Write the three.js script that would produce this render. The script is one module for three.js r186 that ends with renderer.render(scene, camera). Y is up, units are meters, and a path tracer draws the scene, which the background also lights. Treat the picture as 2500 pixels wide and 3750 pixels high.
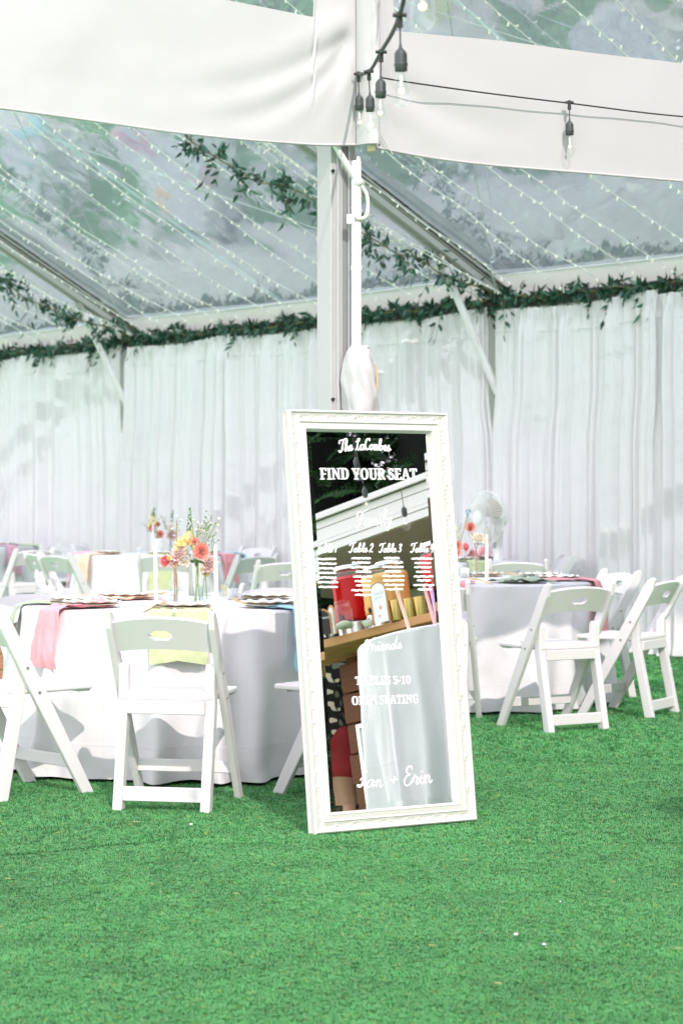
import * as THREE from 'three';
import { RoundedBoxGeometry } from 'three/addons/geometries/RoundedBoxGeometry.js';
import { mergeGeometries, toCreasedNormals, mergeVertices } from 'three/addons/utils/BufferGeometryUtils.js';
import { MarchingCubes } from 'three/addons/objects/MarchingCubes.js';
import { ImprovedNoise } from 'three/addons/math/ImprovedNoise.js';

// ------------------------------------------------------------------ camera, sky, sun, exposure
const F = 7292, EYE = 1.25, HORIZON = 1835;            // the lens in pixels of a 2500 x 3750 picture, eye height in metres
const scene = new THREE.Scene();
const camera = new THREE.PerspectiveCamera(2 * Math.atan(1875 / F) * 180 / Math.PI, 2 / 3, 0.1, 600);
camera.position.set(0, EYE, 0);
camera.setViewOffset(2500, 3750, 0, 1875 - HORIZON, 2500, 3750);
camera.focus = 7.7; camera.userData.fStop = 4.5;

const renderer = new THREE.WebGLRenderer({ antialias: true });
renderer.toneMapping = THREE.LinearToneMapping;
renderer.toneMappingExposure = 1.58;
renderer.shadowMap.enabled = true;

const SUN = new THREE.Vector3(0.20, 0.625, 0.755).normalize();
{
  const W = 256, H = 128, data = new Float32Array(W * H * 4);
  for (let j = 0; j < H; j++) for (let i = 0; i < W; i++) {
    const el = ((j + 0.5) / H - 0.5) * Math.PI, az = ((i + 0.5) / W - 0.5) * 2 * Math.PI;
    const d = new THREE.Vector3(Math.cos(az) * Math.cos(el), Math.sin(el), Math.sin(az) * Math.cos(el));
    const up = Math.max(0, d.y), k = Math.pow(1 - up, 2.2), glow = Math.pow(Math.max(0, d.dot(SUN)), 6) * 0.25;
    const zen = [0.69, 0.69, 0.79], hor = [1.02, 0.96, 1.0];
    for (let c = 0; c < 3; c++) data[(j * W + i) * 4 + c] = (zen[c] + (hor[c] - zen[c]) * k + glow) * (d.y < 0 ? 0.6 : 1) * 1.68;
    data[(j * W + i) * 4 + 3] = 1;
  }
  const sky = new THREE.DataTexture(data, W, H, THREE.RGBAFormat, THREE.FloatType);
  sky.mapping = THREE.EquirectangularReflectionMapping; sky.magFilter = THREE.LinearFilter; sky.needsUpdate = true;
  scene.background = sky; scene.environment = sky;
}
const sun = new THREE.DirectionalLight(new THREE.Color().setRGB(1, 0.91, 0.85), 2.1);
sun.position.copy(SUN).multiplyScalar(40).add(new THREE.Vector3(0, 0, -8)); sun.target.position.set(0, 0, -8);
sun.castShadow = true; sun.shadow.mapSize.set(4096, 4096); sun.shadow.radius = 1.0;
Object.assign(sun.shadow.camera, { left: -25, right: 25, top: 25, bottom: -25, near: 1, far: 120 });
sun.name = 'sun'; scene.add(sun, sun.target);

// ------------------------------------------------------------------ helpers
const V = (x, y, z) => new THREE.Vector3(x, y, z);
let seed = 7;
function reseed(n) { seed = n >>> 0; }
function rnd() { seed = (seed + 0x6d2b79f5) | 0; let t = Math.imul(seed ^ (seed >>> 15), 1 | seed); t = (t + Math.imul(t ^ (t >>> 7), 61 | t)) ^ t; return ((t ^ (t >>> 14)) >>> 0) / 4294967296; }
const rr = (a, b) => a + (b - a) * rnd();
const perlin = new ImprovedNoise();
const nz = (x, y = 0, z = 0) => perlin.noise(x + 37.3, y + 11.7, z + 5.1);
const clamp = (x, a = 0, b = 1) => Math.min(b, Math.max(a, x));
const sstep = (a, b, x) => { const t = clamp((x - a) / (b - a)); return t * t * (3 - 2 * t); };
const lerp = (a, b, t) => a + (b - a) * t;
const at = (px, py, d) => V((px - 1250) / F * d, EYE + (HORIZON - py) / F * d, -d);   // a measured direction at a depth
const used = {};
function numbered(name) { const n = used[name] = (used[name] ?? -1) + 1; return n ? name + '_' + String(n).padStart(3, '0') : name; }
function tag(o, label, category, group, kind) {
  if (label) o.userData.label = label; if (category) o.userData.category = category;
  if (group) o.userData.group = group; if (kind) o.userData.kind = kind; return o;
}
function thing(name, label, category, pos = [0, 0, 0], turn = 0, group) {
  const o = new THREE.Group(); o.name = numbered(name); o.position.set(...pos); o.rotation.y = turn; scene.add(o);
  return tag(o, label, category, group);
}
function prep(g) {
  let q = g.index ? g.toNonIndexed() : g;
  if (!q.attributes.normal) q.computeVertexNormals();
  if (!q.attributes.uv) q.setAttribute('uv', new THREE.BufferAttribute(new Float32Array(q.attributes.position.count * 2), 2));
  for (const k of Object.keys(q.attributes)) if (!['position', 'normal', 'uv'].includes(k)) q.deleteAttribute(k);
  q.morphAttributes = {};
  return q;
}
const merged = (list) => Array.isArray(list) ? (list.length === 1 ? list[0] : mergeGeometries(list.map(prep))) : list;
function part(name, geo, material, parent, label, kind) {
  const m = new THREE.Mesh(merged(geo), material); m.name = name; m.castShadow = m.receiveShadow = true; parent.add(m);
  if (label) m.userData.label = label; if (kind) m.userData.kind = kind; return m;
}
function solo(name, geo, material, label, category, group, kind) {
  const m = new THREE.Mesh(merged(geo), material); m.name = numbered(name); m.castShadow = m.receiveShadow = true; scene.add(m);
  return tag(m, label, category, group, kind);
}
const mats = {};
function mat(key, rgb, rough = 0.6, extra = {}) {
  if (mats[key]) return mats[key];
  const phys = ['transmission', 'clearcoat', 'sheen', 'ior', 'thickness', 'specularIntensity'].some((k) => k in extra);
  const m = phys ? new THREE.MeshPhysicalMaterial() : new THREE.MeshStandardMaterial();
  m.name = key; m.color.setRGB(...rgb); m.roughness = rough; m.side = THREE.DoubleSide; Object.assign(m, extra);
  return mats[key] = m;
}
function grid(nu, nv, fn, closedU = false) {
  const pos = [], uv = [], idx = [], cols = nu + 1;
  for (let j = 0; j <= nv; j++) for (let i = 0; i <= nu; i++) { const p = fn(i / nu, j / nv); pos.push(p[0], p[1], p[2]); uv.push(p[3] ?? i / nu, p[4] ?? j / nv); }
  for (let j = 0; j < nv; j++) for (let i = 0; i < nu; i++) { const a = j * cols + i, b = a + 1, c = a + cols, d = c + 1; idx.push(a, b, d, a, d, c); }
  const g = new THREE.BufferGeometry();
  g.setAttribute('position', new THREE.Float32BufferAttribute(pos, 3)); g.setAttribute('uv', new THREE.Float32BufferAttribute(uv, 2)); g.setIndex(idx);
  g.computeVertexNormals();
  if (closedU) { const n = g.attributes.normal; for (let j = 0; j <= nv; j++) { const a = j * cols, b = a + nu; const x = n.getX(a) + n.getX(b), y = n.getY(a) + n.getY(b), z = n.getZ(a) + n.getZ(b), l = Math.hypot(x, y, z) || 1; n.setXYZ(a, x / l, y / l, z / l); n.setXYZ(b, x / l, y / l, z / l); } }
  return g;
}
function tube(pts, r, seg = 12, rad = 6, closed = false) { return new THREE.TubeGeometry(new THREE.CatmullRomCurve3(pts, closed), seg, r, rad, closed); }
function rod(p, q, r, rad = 8, r2 = r) {
  const d = q.clone().sub(p), g = new THREE.CylinderGeometry(r2, r, d.length(), rad);
  g.applyQuaternion(new THREE.Quaternion().setFromUnitVectors(V(0, 1, 0), d.normalize())); const m = p.clone().add(q).multiplyScalar(0.5); g.translate(m.x, m.y, m.z); return g;
}
function frameTo(p, q, upHint = V(0, 1, 0)) {          // matrix whose z axis runs from p to q, y near the hint, origin at p
  const z = q.clone().sub(p).normalize(), x = upHint.clone().cross(z).normalize(), y = z.clone().cross(x);
  return new THREE.Matrix4().makeBasis(x, y, z).setPosition(p);
}
function beam(p, q, w, h, up, off = [0, 0], bevel = 0.004) {   // a bar of width w, height h from p to q
  const L = p.distanceTo(q), g = new RoundedBoxGeometry(w, h, L, 2, bevel); g.translate(off[0], off[1], L / 2); return g.applyMatrix4(frameTo(p, q, up));
}
function box(w, h, d, x = 0, y = 0, z = 0, r = 0.004) { const g = new RoundedBoxGeometry(w, h, d, 2, Math.min(r, w / 2.1, h / 2.1, d / 2.1)); g.translate(x, y, z); return g; }
function lathe(pts, seg = 28) { return new THREE.LatheGeometry(pts.map(([x, y]) => new THREE.Vector2(x, y)), seg); }
function sideExtrude(pts, thick, xc, bevel = 0.004) {  // an outline in (z, y), thick along x
  const s = new THREE.Shape(pts.map(([z, y]) => new THREE.Vector2(z, y)));
  const g = new THREE.ExtrudeGeometry(s, { depth: thick - 2 * bevel, bevelEnabled: true, bevelSize: bevel, bevelThickness: bevel, bevelSegments: 2, curveSegments: 6 });
  g.translate(0, 0, -(thick - 2 * bevel) / 2); g.rotateY(-Math.PI / 2); g.translate(xc, 0, 0); return g;
}
// ---- textures
function dataTex(n, fn, srgb = false, repeat = 1) {
  const d = new Uint8Array(n * n * 4);
  for (let y = 0; y < n; y++) for (let x = 0; x < n; x++) { const c = fn(x / n, y / n); for (let k = 0; k < 3; k++) d[(y * n + x) * 4 + k] = clamp(c[k] ?? c[0]) * 255; d[(y * n + x) * 4 + 3] = 255; }
  const t = new THREE.DataTexture(d, n, n); t.wrapS = t.wrapT = THREE.RepeatWrapping; t.magFilter = THREE.LinearFilter; t.minFilter = THREE.LinearMipmapLinearFilter; t.generateMipmaps = true;
  if (srgb) t.colorSpace = THREE.SRGBColorSpace; t.repeat.set(repeat, repeat); t.needsUpdate = true; return t;
}
function tn(u, v, f, s = 0) {   // tileable noise on a torus of period f
  const lat = (x, y) => { let h = Math.imul(((x % f + f) % f) + s * 101, 374761393) + Math.imul(((y % f + f) % f) + 7, 668265263); h = Math.imul(h ^ (h >>> 13), 1274126177); return ((h ^ (h >>> 16)) >>> 0) / 4294967296; };
  const x = u * f, y = v * f, i = Math.floor(x), j = Math.floor(y), a = x - i, b = y - j, p = a * a * (3 - 2 * a), q = b * b * (3 - 2 * b);
  return lerp(lerp(lat(i, j), lat(i + 1, j), p), lerp(lat(i, j + 1), lat(i + 1, j + 1), p), q);
}
const fbm = (u, v, f, s = 0, o = 4) => { let t = 0, a = 0.5, w = 0; for (let k = 0; k < o; k++) { t += a * tn(u, v, f << k, s + k); w += a; a *= 0.5; } return t / w; };
const wrinkle = dataTex(512, (u, v) => { const n = fbm(u, v, 3, 1, 4), r = 1 - Math.abs(2 * fbm(u + 0.13, v, 5, 9, 2) - 1); return [0.9 * n + 0.1 * Math.pow(r, 3)]; });
const weave = dataTex(256, (u, v) => [0.5 + 0.25 * Math.sin(u * 2 * Math.PI * 64) * Math.sin(v * 2 * Math.PI * 64) + 0.5 * (fbm(u, v, 16, 4, 3) - 0.5)]);
const mottled = dataTex(256, (u, v) => [0.35 + 0.6 * fbm(u, v, 4, 21, 5)]);
const filmBump = dataTex(512, (u, v) => [fbm(u, v, 3, 31, 3)]);
const woodMap = (a, b, s) => dataTex(256, (u, v) => { const w = fbm(u * 0.99, v, 2, s, 3) * 1.4, ring = 0.5 + 0.5 * Math.sin((v * 14 + w * 6) * 2), gr = fbm(u, v, 32, s + 3, 2); const t = clamp(0.15 + 0.45 * ring + 0.4 * gr); return [0, 1, 2].map((k) => lerp(a[k], b[k], t)); }, true);
function withRepeat(t, x, y = x) { const c = t.clone(); c.repeat.set(x, y); c.needsUpdate = true; return c; }

// ---- materials
const white = mat('white_resin', [0.69, 0.655, 0.67], 0.42, { bumpMap: withRepeat(mottled, 6), bumpScale: 0.0004 });
const creased = dataTex(512, (u, v) => { const w = 0.02 * (fbm(u, v, 4, 61, 2) - 0.5), line = (a, k) => { const d = Math.abs(((a + w) % 1 + 1) % 1 - k); return Math.exp(-Math.pow(d / 0.006, 2)); }; return [0.45 + 0.5 * (fbm(u, v, 3, 1, 3) - 0.5) + 0.05 * line(u, 0.5) - 0.05 * line(v, 0.33) + 0.06 * line(u * 2 + v, 0.62)]; });
const cloth = mat('white_cloth', [0.67, 0.65, 0.675], 0.95, { bumpMap: withRepeat(creased, 1.1), bumpScale: 0.012 });
const drape = mat('sheer_drape', [0.925, 0.885, 0.915], 0.95, { transmission: 0.28, thickness: 0, bumpMap: withRepeat(wrinkle, 1.7), bumpScale: 0.006 });
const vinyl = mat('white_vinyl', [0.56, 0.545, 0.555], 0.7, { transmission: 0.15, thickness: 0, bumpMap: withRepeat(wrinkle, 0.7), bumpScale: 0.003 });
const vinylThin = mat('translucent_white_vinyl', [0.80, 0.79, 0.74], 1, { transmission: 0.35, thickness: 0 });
const filmFar = mat('clear_vinyl_sheet', [0.95, 0.97, 0.97], 0.02, { transmission: 0.97, thickness: 0, ior: 1.5 });
const filmHaze = mat('hazy_vinyl_film', [0.80, 0.91, 1.0], 0.40, { transmission: 0.97, thickness: 0, ior: 1.5 });
const film = mat('clear_vinyl_film', [0.95, 0.97, 0.97], 0.02, { transmission: 0.97, thickness: 0, ior: 2.3, bumpMap: withRepeat(filmBump, 0.35), bumpScale: 0.03 });
const alu = mat('brushed_aluminium', [0.46, 0.45, 0.41], 0.5, { metalness: 0.35 });
const aluDark = mat('aluminium_groove', [0.10, 0.095, 0.08], 0.6);
const aluWhite = mat('white_painted_metal', [0.86, 0.80, 0.82], 0.4);
const glass = mat('clear_glass', [0.97, 0.985, 0.98], 0.0, { transmission: 1, thickness: 0, ior: 1.5 });
const steel = mat('zinc_steel', [0.55, 0.56, 0.56], 0.3, { metalness: 0.9 });
const goldMetal = mat('gold_metal', [0.80, 0.56, 0.26], 0.25, { metalness: 1 });
const black = mat('black_rubber', [0.018, 0.022, 0.022], 0.55);

// ------------------------------------------------------------------ ground
const grassTex = dataTex(512, (u, v) => { const n = fbm(u, v, 64, 3, 3), m = fbm(u, v, 4, 8, 4), t = 0.55 * n + 0.45 * m; return [0.30 + 0.10 * t, 0.55 + 0.13 * t, 0.32 + 0.10 * t]; }, true);
{
  const g = new THREE.PlaneGeometry(500, 500, 1, 1); g.rotateX(-Math.PI / 2);
  const uv = g.attributes.uv; for (let i = 0; i < uv.count; i++) uv.setXY(i, uv.getX(i) * 500, uv.getY(i) * 500);
  solo('lawn', g, mat('turf_backing', [1, 1, 1], 1, { map: withRepeat(grassTex, 0.8) }), 'wide flat green artificial lawn under the tent and mirror', 'lawn', undefined, 'structure');
}
{
  reseed(11);
  const pos = [], nor = [], idx = [];
  for (let k = 0; k < 11; k++) {                         // a tuft of curved blades
    const a = rr(0, 6.283), r0 = rr(0, 0.007), len = rr(0.008, 0.0135), w = rr(0.0008, 0.0013), lean = rr(0.25, 1.0), c = Math.cos(a), s = Math.sin(a), b = pos.length / 3;
    const put = (x, y, z) => { pos.push(x, y, z); nor.push(c * 0.25, 0.95, s * 0.25); };
    const bx = c * r0, bz = s * r0, px = -s * w, pz = c * w, mx = bx + c * lean * len * 0.35, mz = bz + s * lean * len * 0.35, tx = bx + c * lean * len, tz = bz + s * lean * len;
    put(bx - px, 0, bz - pz); put(bx + px, 0, bz + pz); put(mx - px, len * 0.62, mz - pz); put(mx + px, len * 0.62, mz + pz); put(tx, len, tz);
    idx.push(b, b + 1, b + 3, b, b + 3, b + 2, b + 2, b + 3, b + 4);
  }
  const g = new THREE.BufferGeometry(); g.setAttribute('position', new THREE.Float32BufferAttribute(pos, 3)); g.setAttribute('normal', new THREE.Float32BufferAttribute(nor, 3)); g.setIndex(idx);
  const zones = [[4.4, 7.2, 25000, 0.95], [7.2, 9.6, 13000, 1.15], [9.6, 13, 3600, 1.6], [13, 24, 700, 2.8]], M = [], C = [];
  const q = new THREE.Quaternion(), e = new THREE.Euler(), m = new THREE.Matrix4();
  for (const [d0, d1, dens, sc] of zones) {
    const half = (d) => 0.1715 * d * 1.12 + 0.15, area = (d1 - d0) * (half(d0) + half(d1)), n = Math.round(area * dens);
    for (let i = 0; i < n; i++) {
      let d, x; do { d = rr(d0, d1); x = rr(-half(d1), half(d1)); } while (Math.abs(x) > half(d));
      const patch = nz(x * 0.9, d * 0.6) * 0.6 + nz(x * 3 + d, d * 5 - x, 3) * 0.5 + nz(x * 9, d * 7, 6) * 0.35, seam = Math.exp(-Math.pow((d - 7.62 - 0.55 * x + 0.03 * nz(x * 6)) / 0.02, 2)) * (x < -0.5 ? 1 : 0) + Math.exp(-Math.pow((d - 9.42 + 0.25 * (x - 1.2)) / 0.02, 2)) * (x > 0.7 ? 1 : 0);
      const s = sc * rr(0.75, 1.2) * (1 - 0.5 * seam);
      e.set(rr(-0.25, 0.25), rr(0, 6.283), rr(-0.25, 0.25)); q.setFromEuler(e); m.compose(V(x, 0, -d), q, V(s, Math.min(s, 1.5) * rr(0.8, 1.15) * (1 + 0.15 * patch), s)); M.push(...m.elements);
      const t = rnd(), dry = rnd() < 0.05 ? 1 : 0, k = (0.90 + 0.40 * t + 0.42 * patch) * (1 - 0.45 * seam);
      C.push((0.110 + 0.14 * dry) * k, 0.385 * k, (0.122 - 0.02 * dry) * k);
    }
  }
  const inst = new THREE.InstancedMesh(g, mat('turf_blade', [1, 1, 1], 0.9, { transmission: 0.35, thickness: 0, specularIntensity: 0.25 }), M.length / 16);
  inst.instanceMatrix.array.set(M); inst.instanceColor = new THREE.InstancedBufferAttribute(new Float32Array(C), 3);
  inst.name = 'artificial_grass'; scene.add(inst); tag(inst, 'short dense green artificial grass pile covering the ground', 'grass', undefined, 'stuff');
  // stray straws and crumbs lying in the pile
  const straw = []; for (let i = 0; i < 46; i++) { const d = rr(4.9, 12), x = rr(-0.17, 0.17) * d, a = rr(0, 3.14), l = rr(0.004, 0.028); straw.push(rod(V(x, 0.022, -d), V(x + Math.cos(a) * l, 0.024, -d + Math.sin(a) * l), 0.0011, 5)); }
  solo('straw_litter', straw, mat('straw', [0.62, 0.5, 0.22], 0.8), 'small yellow straw bits scattered over the artificial grass', 'litter', undefined, 'stuff');
  const crumb = []; for (const [px, py, r] of [[1888, 3452, 0.006], [1990, 3490, 0.005], [700, 3041, 0.006], [2425, 2466, 0.012], [2455, 2460, 0.01], [2050, 3330, 0.003]]) { const p = at(px, py, F * EYE / (py - HORIZON)); const s = new THREE.SphereGeometry(r, 7, 5); s.scale(1.2, 0.6, 1); s.translate(p.x, 0.024, p.z); crumb.push(s); }
  solo('paper_crumb', crumb, aluWhite, 'white paper crumbs scattered on the artificial grass', 'litter', undefined, 'stuff');
}

// ------------------------------------------------------------------ tent: back eave E1..E3, roof, gable
const EAVE = 3.05, SLOPE = 0.59;
const E1 = V(1.452, 0, -17.5), WDIR = V(-0.656, 0, -0.7548).normalize(), RDIR = V(-0.864, 0, 0.504).normalize(), BAY = 5.57, RIDGE_T = 4.6;
const roofH = (t) => EAVE + SLOPE * (t < RIDGE_T ? t : 2 * RIDGE_T - t);
const tw = (t, w, h) => V(E1.x + RDIR.x * t + WDIR.x * w, h, E1.z + RDIR.z * t + WDIR.z * w);      // across, along, height
const onRoof = (t, w, dh = 0) => tw(t, w, roofH(t) + dh);
const POLE = at(1240, HORIZON, 8.07).setY(0), GDIR = V(0.864, 0, -0.504).normalize(), GN = V(0.504, 0, 0.864).normalize();
const wallPos = (w, inward, h) => tw(inward, w, h);
const turnTo = (d) => Math.atan2(d.x, d.z);

const tent = thing('event_tent', 'large white frame tent with clear roof and aluminium beams', 'tent', [0, 0, 0]);
{
  // the clear film: one panel per bay on both slopes, hung on the rafters, slightly slack
  const gableW = () => -7.56;
  for (let b = -2; b < 3; b++) {
    for (const [t0, t1] of [[0.19, RIDGE_T - 0.05], [RIDGE_T + 0.05, 2 * RIDGE_T - 0.19]]) {
      const g = grid(26, 30, (u, v) => { const t = lerp(t0, t1, v), w = lerp(Math.max((b + 0.012) * BAY, gableW(t) + 0.12), (b + 0.988) * BAY, u); const p = onRoof(t, w, 0.07 - 0.05 * Math.sin(u * Math.PI) + 0.012 * nz(w * 1.1, t * 1.3) + 0.006 * nz(w * 3, t * 2)); return [p.x, p.y, p.z, w, t]; });
      const under = g.clone().translate(0, -0.006, 0); if (t0 < 1) { part('clear_roof_panel', [under, g.clone().translate(0, -0.003, 0)], film, tent); part('hazy_film', g, filmHaze, tent.children[tent.children.length - 1]); } else part('clear_roof_panel', g, filmFar, tent);   // the upper and the lower face of the film
      if (t0 < 1 && b > -2) for (const k of [0.5]) {
        const s = grid(2, 24, (u, v) => { const w = (b + k) * BAY + (u - 0.5) * 0.05, t = lerp(t0, t1, v); const p = onRoof(t, w, 0.012); return [p.x, p.y, p.z]; });
        part('weld_seam', s, mat('film_weld', [0.80, 0.87, 0.9], 0.5, { transmission: 0.6, thickness: 0 }), tent);
      }
    }
    // opaque border strip along the back eave
    const g = grid(30, 6, (u, v) => { const w = (b + 0.01 + 0.98 * u) * BAY, t = lerp(-0.12, 0.21 + 0.02 * Math.sin(u * Math.PI) + 0.012 * nz(w * 2), v); const p = onRoof(t, w, 0.045 - 0.04 * Math.sin(u * Math.PI) + 0.012 * nz(w * 3, t * 4)); return [p.x, p.y, p.z, w, t]; });
    part('eave_border', g, vinylThin, tent);
    part('sidewall', grid(6, 2, (u, v) => { const p = tw(-0.075, (b + u) * BAY, lerp(0.01, EAVE - 0.02, v)); return [p.x, p.y, p.z, u * BAY, v * 3]; }), vinylThin, tent);
    if (b > -2) part('border_hem', tube([0, 0.25, 0.5, 0.75, 1].map((u) => onRoof(0.212 + 0.02 * Math.sin(u * Math.PI), (b + 0.01 + 0.98 * u) * BAY, 0.035 - 0.035 * Math.sin(u * Math.PI))), 0.006, 20, 5), aluWhite, tent);
  }
  const rafter = (w) => {
    const grp = [], p0 = onRoof(0, w, -0.02), p1 = onRoof(RIDGE_T, w, -0.02), p2 = onRoof(2 * RIDGE_T, w, -0.02);
    const m1 = part('rafter', [beam(p0, p1, 0.10, 0.13, V(0, 1, 0)), beam(p0, p1, 0.135, 0.018, V(0, 1, 0), [0, 0.052]), beam(p0, p1, 0.135, 0.014, V(0, 1, 0), [0, -0.05])], alu, tent);
    part('track_groove', [beam(p0, p1, 0.104, 0.012, V(0, 1, 0), [0, 0.012]), beam(p0, p1, 0.012, 0.012, V(0, 1, 0), [0.02, -0.061]), beam(p0, p1, 0.142, 0.008, V(0, 1, 0), [0, 0.037])], aluDark, m1);
    part('rafter', [beam(p1, p2, 0.10, 0.13, V(0, 1, 0)), beam(p1, p2, 0.135, 0.018, V(0, 1, 0), [0, 0.052])], alu, tent);
    // legs on both sides
    const back = part('tent_leg', beam(tw(0, w, 0), tw(0, w, EAVE), 0.10, 0.10, RDIR), alu, tent);
    part('leg_groove', [beam(tw(0.052, w, 0.02), tw(0.052, w, EAVE - 0.02), 0.012, 0.004, RDIR)], aluDark, back);
    part('base_plate', box(0.25, 0.012, 0.25, ...tw(0, w, 0.02).toArray()), alu, back);
    if (w > -1) part('tent_leg', beam(tw(2 * RIDGE_T, w, 0), tw(2 * RIDGE_T, w, EAVE), 0.10, 0.10, RDIR), alu, tent);
    // knee brace from the leg up to the rafter
    const a = tw(0.07, w, 2.14), c = onRoof(0.70, w, -0.11);
    const br = part('knee_brace', [rod(a, c, 0.034, 14)], aluWhite, tent);
    const dir = c.clone().sub(a).normalize();
    part('brace_fitting', [rod(a.clone().addScaledVector(dir, -0.05), a.clone().addScaledVector(dir, 0.06), 0.042, 14), box(0.05, 0.11, 0.05, ...a.clone().addScaledVector(dir, -0.04).toArray())], alu, br);
    part('brace_fitting', rod(c.clone().addScaledVector(dir, -0.10), c.clone().addScaledVector(dir, 0.03), 0.041, 14), alu, br);
  };
  for (const w of [-BAY, 0, BAY, 2 * BAY]) rafter(w);
  part('eave_beam', [beam(tw(0, -7.5, EAVE - 0.06), tw(0, 3 * BAY, EAVE - 0.06), 0.10, 0.10, V(0, 1, 0))], mat('bronze_beam', [0.07, 0.06, 0.05], 0.6), tent);
  part('eave_beam', [beam(tw(2 * RIDGE_T, -6, EAVE - 0.06), tw(2 * RIDGE_T, 3 * BAY, EAVE - 0.06), 0.10, 0.10, V(0, 1, 0))], alu, tent);
  part('ridge_beam', [beam(onRoof(RIDGE_T, -7.4, -0.06), onRoof(RIDGE_T, 3 * BAY, -0.06), 0.09, 0.11, V(0, 1, 0))], alu, tent);
  // ratchet and cable at the head of the back leg
  const rt = part('ratchet_strap', [rod(tw(0.32, -0.16, EAVE + 0.20), tw(0.10, -0.12, EAVE - 0.22), 0.012, 8), rod(tw(0.30, -0.16, EAVE + 0.16), tw(1.2, -0.35, EAVE + 0.62), 0.004, 5)], steel, tent);
  part('chain_link', [0, 1, 2, 3].map((k) => { const g = new THREE.TorusGeometry(0.02, 0.005, 6, 12); g.rotateY(k * 1.57); const p = tw(0.32 - k * 0.012, -0.16, EAVE + 0.22 + k * 0.034); g.translate(p.x, p.y, p.z); return g; }), steel, rt);
  // thin bracing wires across the bays
  for (const b of [-1, 0, 1]) part('bracing_wire', [rod(tw(0.25, b * BAY + 0.12, EAVE + 0.12), onRoof(RIDGE_T, b * BAY + BAY * 0.8, -0.2), 0.004, 5), rod(tw(0.25, (b + 1) * BAY - 0.12, EAVE + 0.12), onRoof(RIDGE_T, b * BAY + BAY * 0.2, -0.2), 0.004, 5)], mat('wire_grey', [0.62, 0.64, 0.62], 0.5), tent);

  // ---- the gable end: white band, upright strip and clear upper panels, standing in the gable plane
  const onGable = (px, py) => {                         // where a measured direction meets the gable plane
    const r = V((px - 1250) / F, (HORIZON - py) / F, -1), k = (POLE.x * GN.x + POLE.z * GN.z) / (r.x * GN.x + r.z * GN.z);
    return [(r.x * k - POLE.x) * GDIR.x + (r.z * k - POLE.z) * GDIR.z, EYE + r.y * k];
  };
  const curve = (pts) => { const c = pts.map((p) => onGable(...p)); return (t) => { if (t <= c[0][0]) { const s = (c[1][1] - c[0][1]) / (c[1][0] - c[0][0]); return c[0][1] + s * (t - c[0][0]) * 0.6; } for (let i = 1; i < c.length; i++) if (t <= c[i][0] || i === c.length - 1) { const u = (t - c[i - 1][0]) / (c[i][0] - c[i - 1][0]); return lerp(c[i - 1][1], c[i][1], u); } }; };
  const botL = curve([[0, 415], [319, 458], [622, 501], [877, 526], [1116, 544], [1262, 543]]), botR = curve([[1330, 553], [1569, 596], [1808, 622], [2047, 640], [2500, 678]]);
  const topL = curve([[0, -118], [694, 0], [1107, 80]]), topR = curve([[1385, 128], [1808, 167], [2127, 209], [2500, 251]]);
  const K = onGable(1228, 150), K2 = onGable(1330, 170);
  const arc = (list) => { const c = list.map((p) => onGable(...p)); const cv = new THREE.CatmullRomCurve3(c.map((p) => V(p[0], p[1], 0))).getPoints(24); return (t, h) => { let best = 9, u = 0; cv.forEach((p, i) => { const d = Math.hypot(p.x - t, p.y - h); if (d < best) { best = d; u = i / 24; } }); return [best, u]; }; };
  const folds = [[arc([[1222, 160], [1130, 215], [980, 290], [800, 335], [560, 350]]), 0.030, 0.045], [arc([[1225, 195], [1150, 290], [1010, 385], [840, 445], [640, 455]]), 0.034, 0.045], [arc([[1215, 260], [1160, 380], [1080, 450], [960, 490]]), 0.014, 0.04],
    [arc([[1345, 300], [1450, 350], [1560, 420], [1760, 490], [1950, 520]]), 0.024, 0.055], [arc([[1345, 420], [1400, 480], [1500, 530]]), 0.012, 0.04], [arc([[100, 300], [380, 330], [640, 345], [800, 360]]), 0.004, 0.07]];
  const gp = (t, h, o = 0) => { const p = V(POLE.x + GDIR.x * t + GN.x * (0.09 + o), h, POLE.z + GDIR.z * t + GN.z * (0.09 + o)); return [p.x, p.y, p.z, t, h]; };
  const bulge = (t, h) => { let o = 0.008 * nz(t * 1.7, h * 2) + 0.003 * nz(t * 6, h * 5, 4); for (const [f, a, w] of folds) { const [d, u] = f(t, h); o += -0.6 * a * Math.exp(-d * d / (w * w * (0.35 + u))) * (1 - u * 0.93) + 0.22 * a * Math.exp(-Math.pow(d - w * 1.9, 2) / (w * w)) * (1 - u); } return o; };
  const tL = onGable(-700, 300)[0], t1 = onGable(1262, 300)[0], t2 = onGable(1330, 300)[0], t3 = onGable(3600, 400)[0], tA = onGable(1107, 60)[0], tB = onGable(1385, 60)[0];
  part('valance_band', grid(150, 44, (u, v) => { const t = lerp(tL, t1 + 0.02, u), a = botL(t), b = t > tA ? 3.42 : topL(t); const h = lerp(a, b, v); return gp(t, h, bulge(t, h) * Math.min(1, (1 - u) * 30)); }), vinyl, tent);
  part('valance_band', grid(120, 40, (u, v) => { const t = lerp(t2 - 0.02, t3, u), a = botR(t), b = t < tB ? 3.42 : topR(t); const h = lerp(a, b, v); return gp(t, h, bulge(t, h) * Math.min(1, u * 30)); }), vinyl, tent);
  for (const [s0, s1, f] of [[tL, t1, botL], [t2, t3, botR]]) part('band_hem', tube(Array.from({ length: 14 }, (_, i) => { const t = lerp(s0, s1, i / 13), p = gp(t, f(t), 0.002); return V(p[0], p[1], p[2]); }), 0.0055, 60, 5), vinyl, tent);
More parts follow.
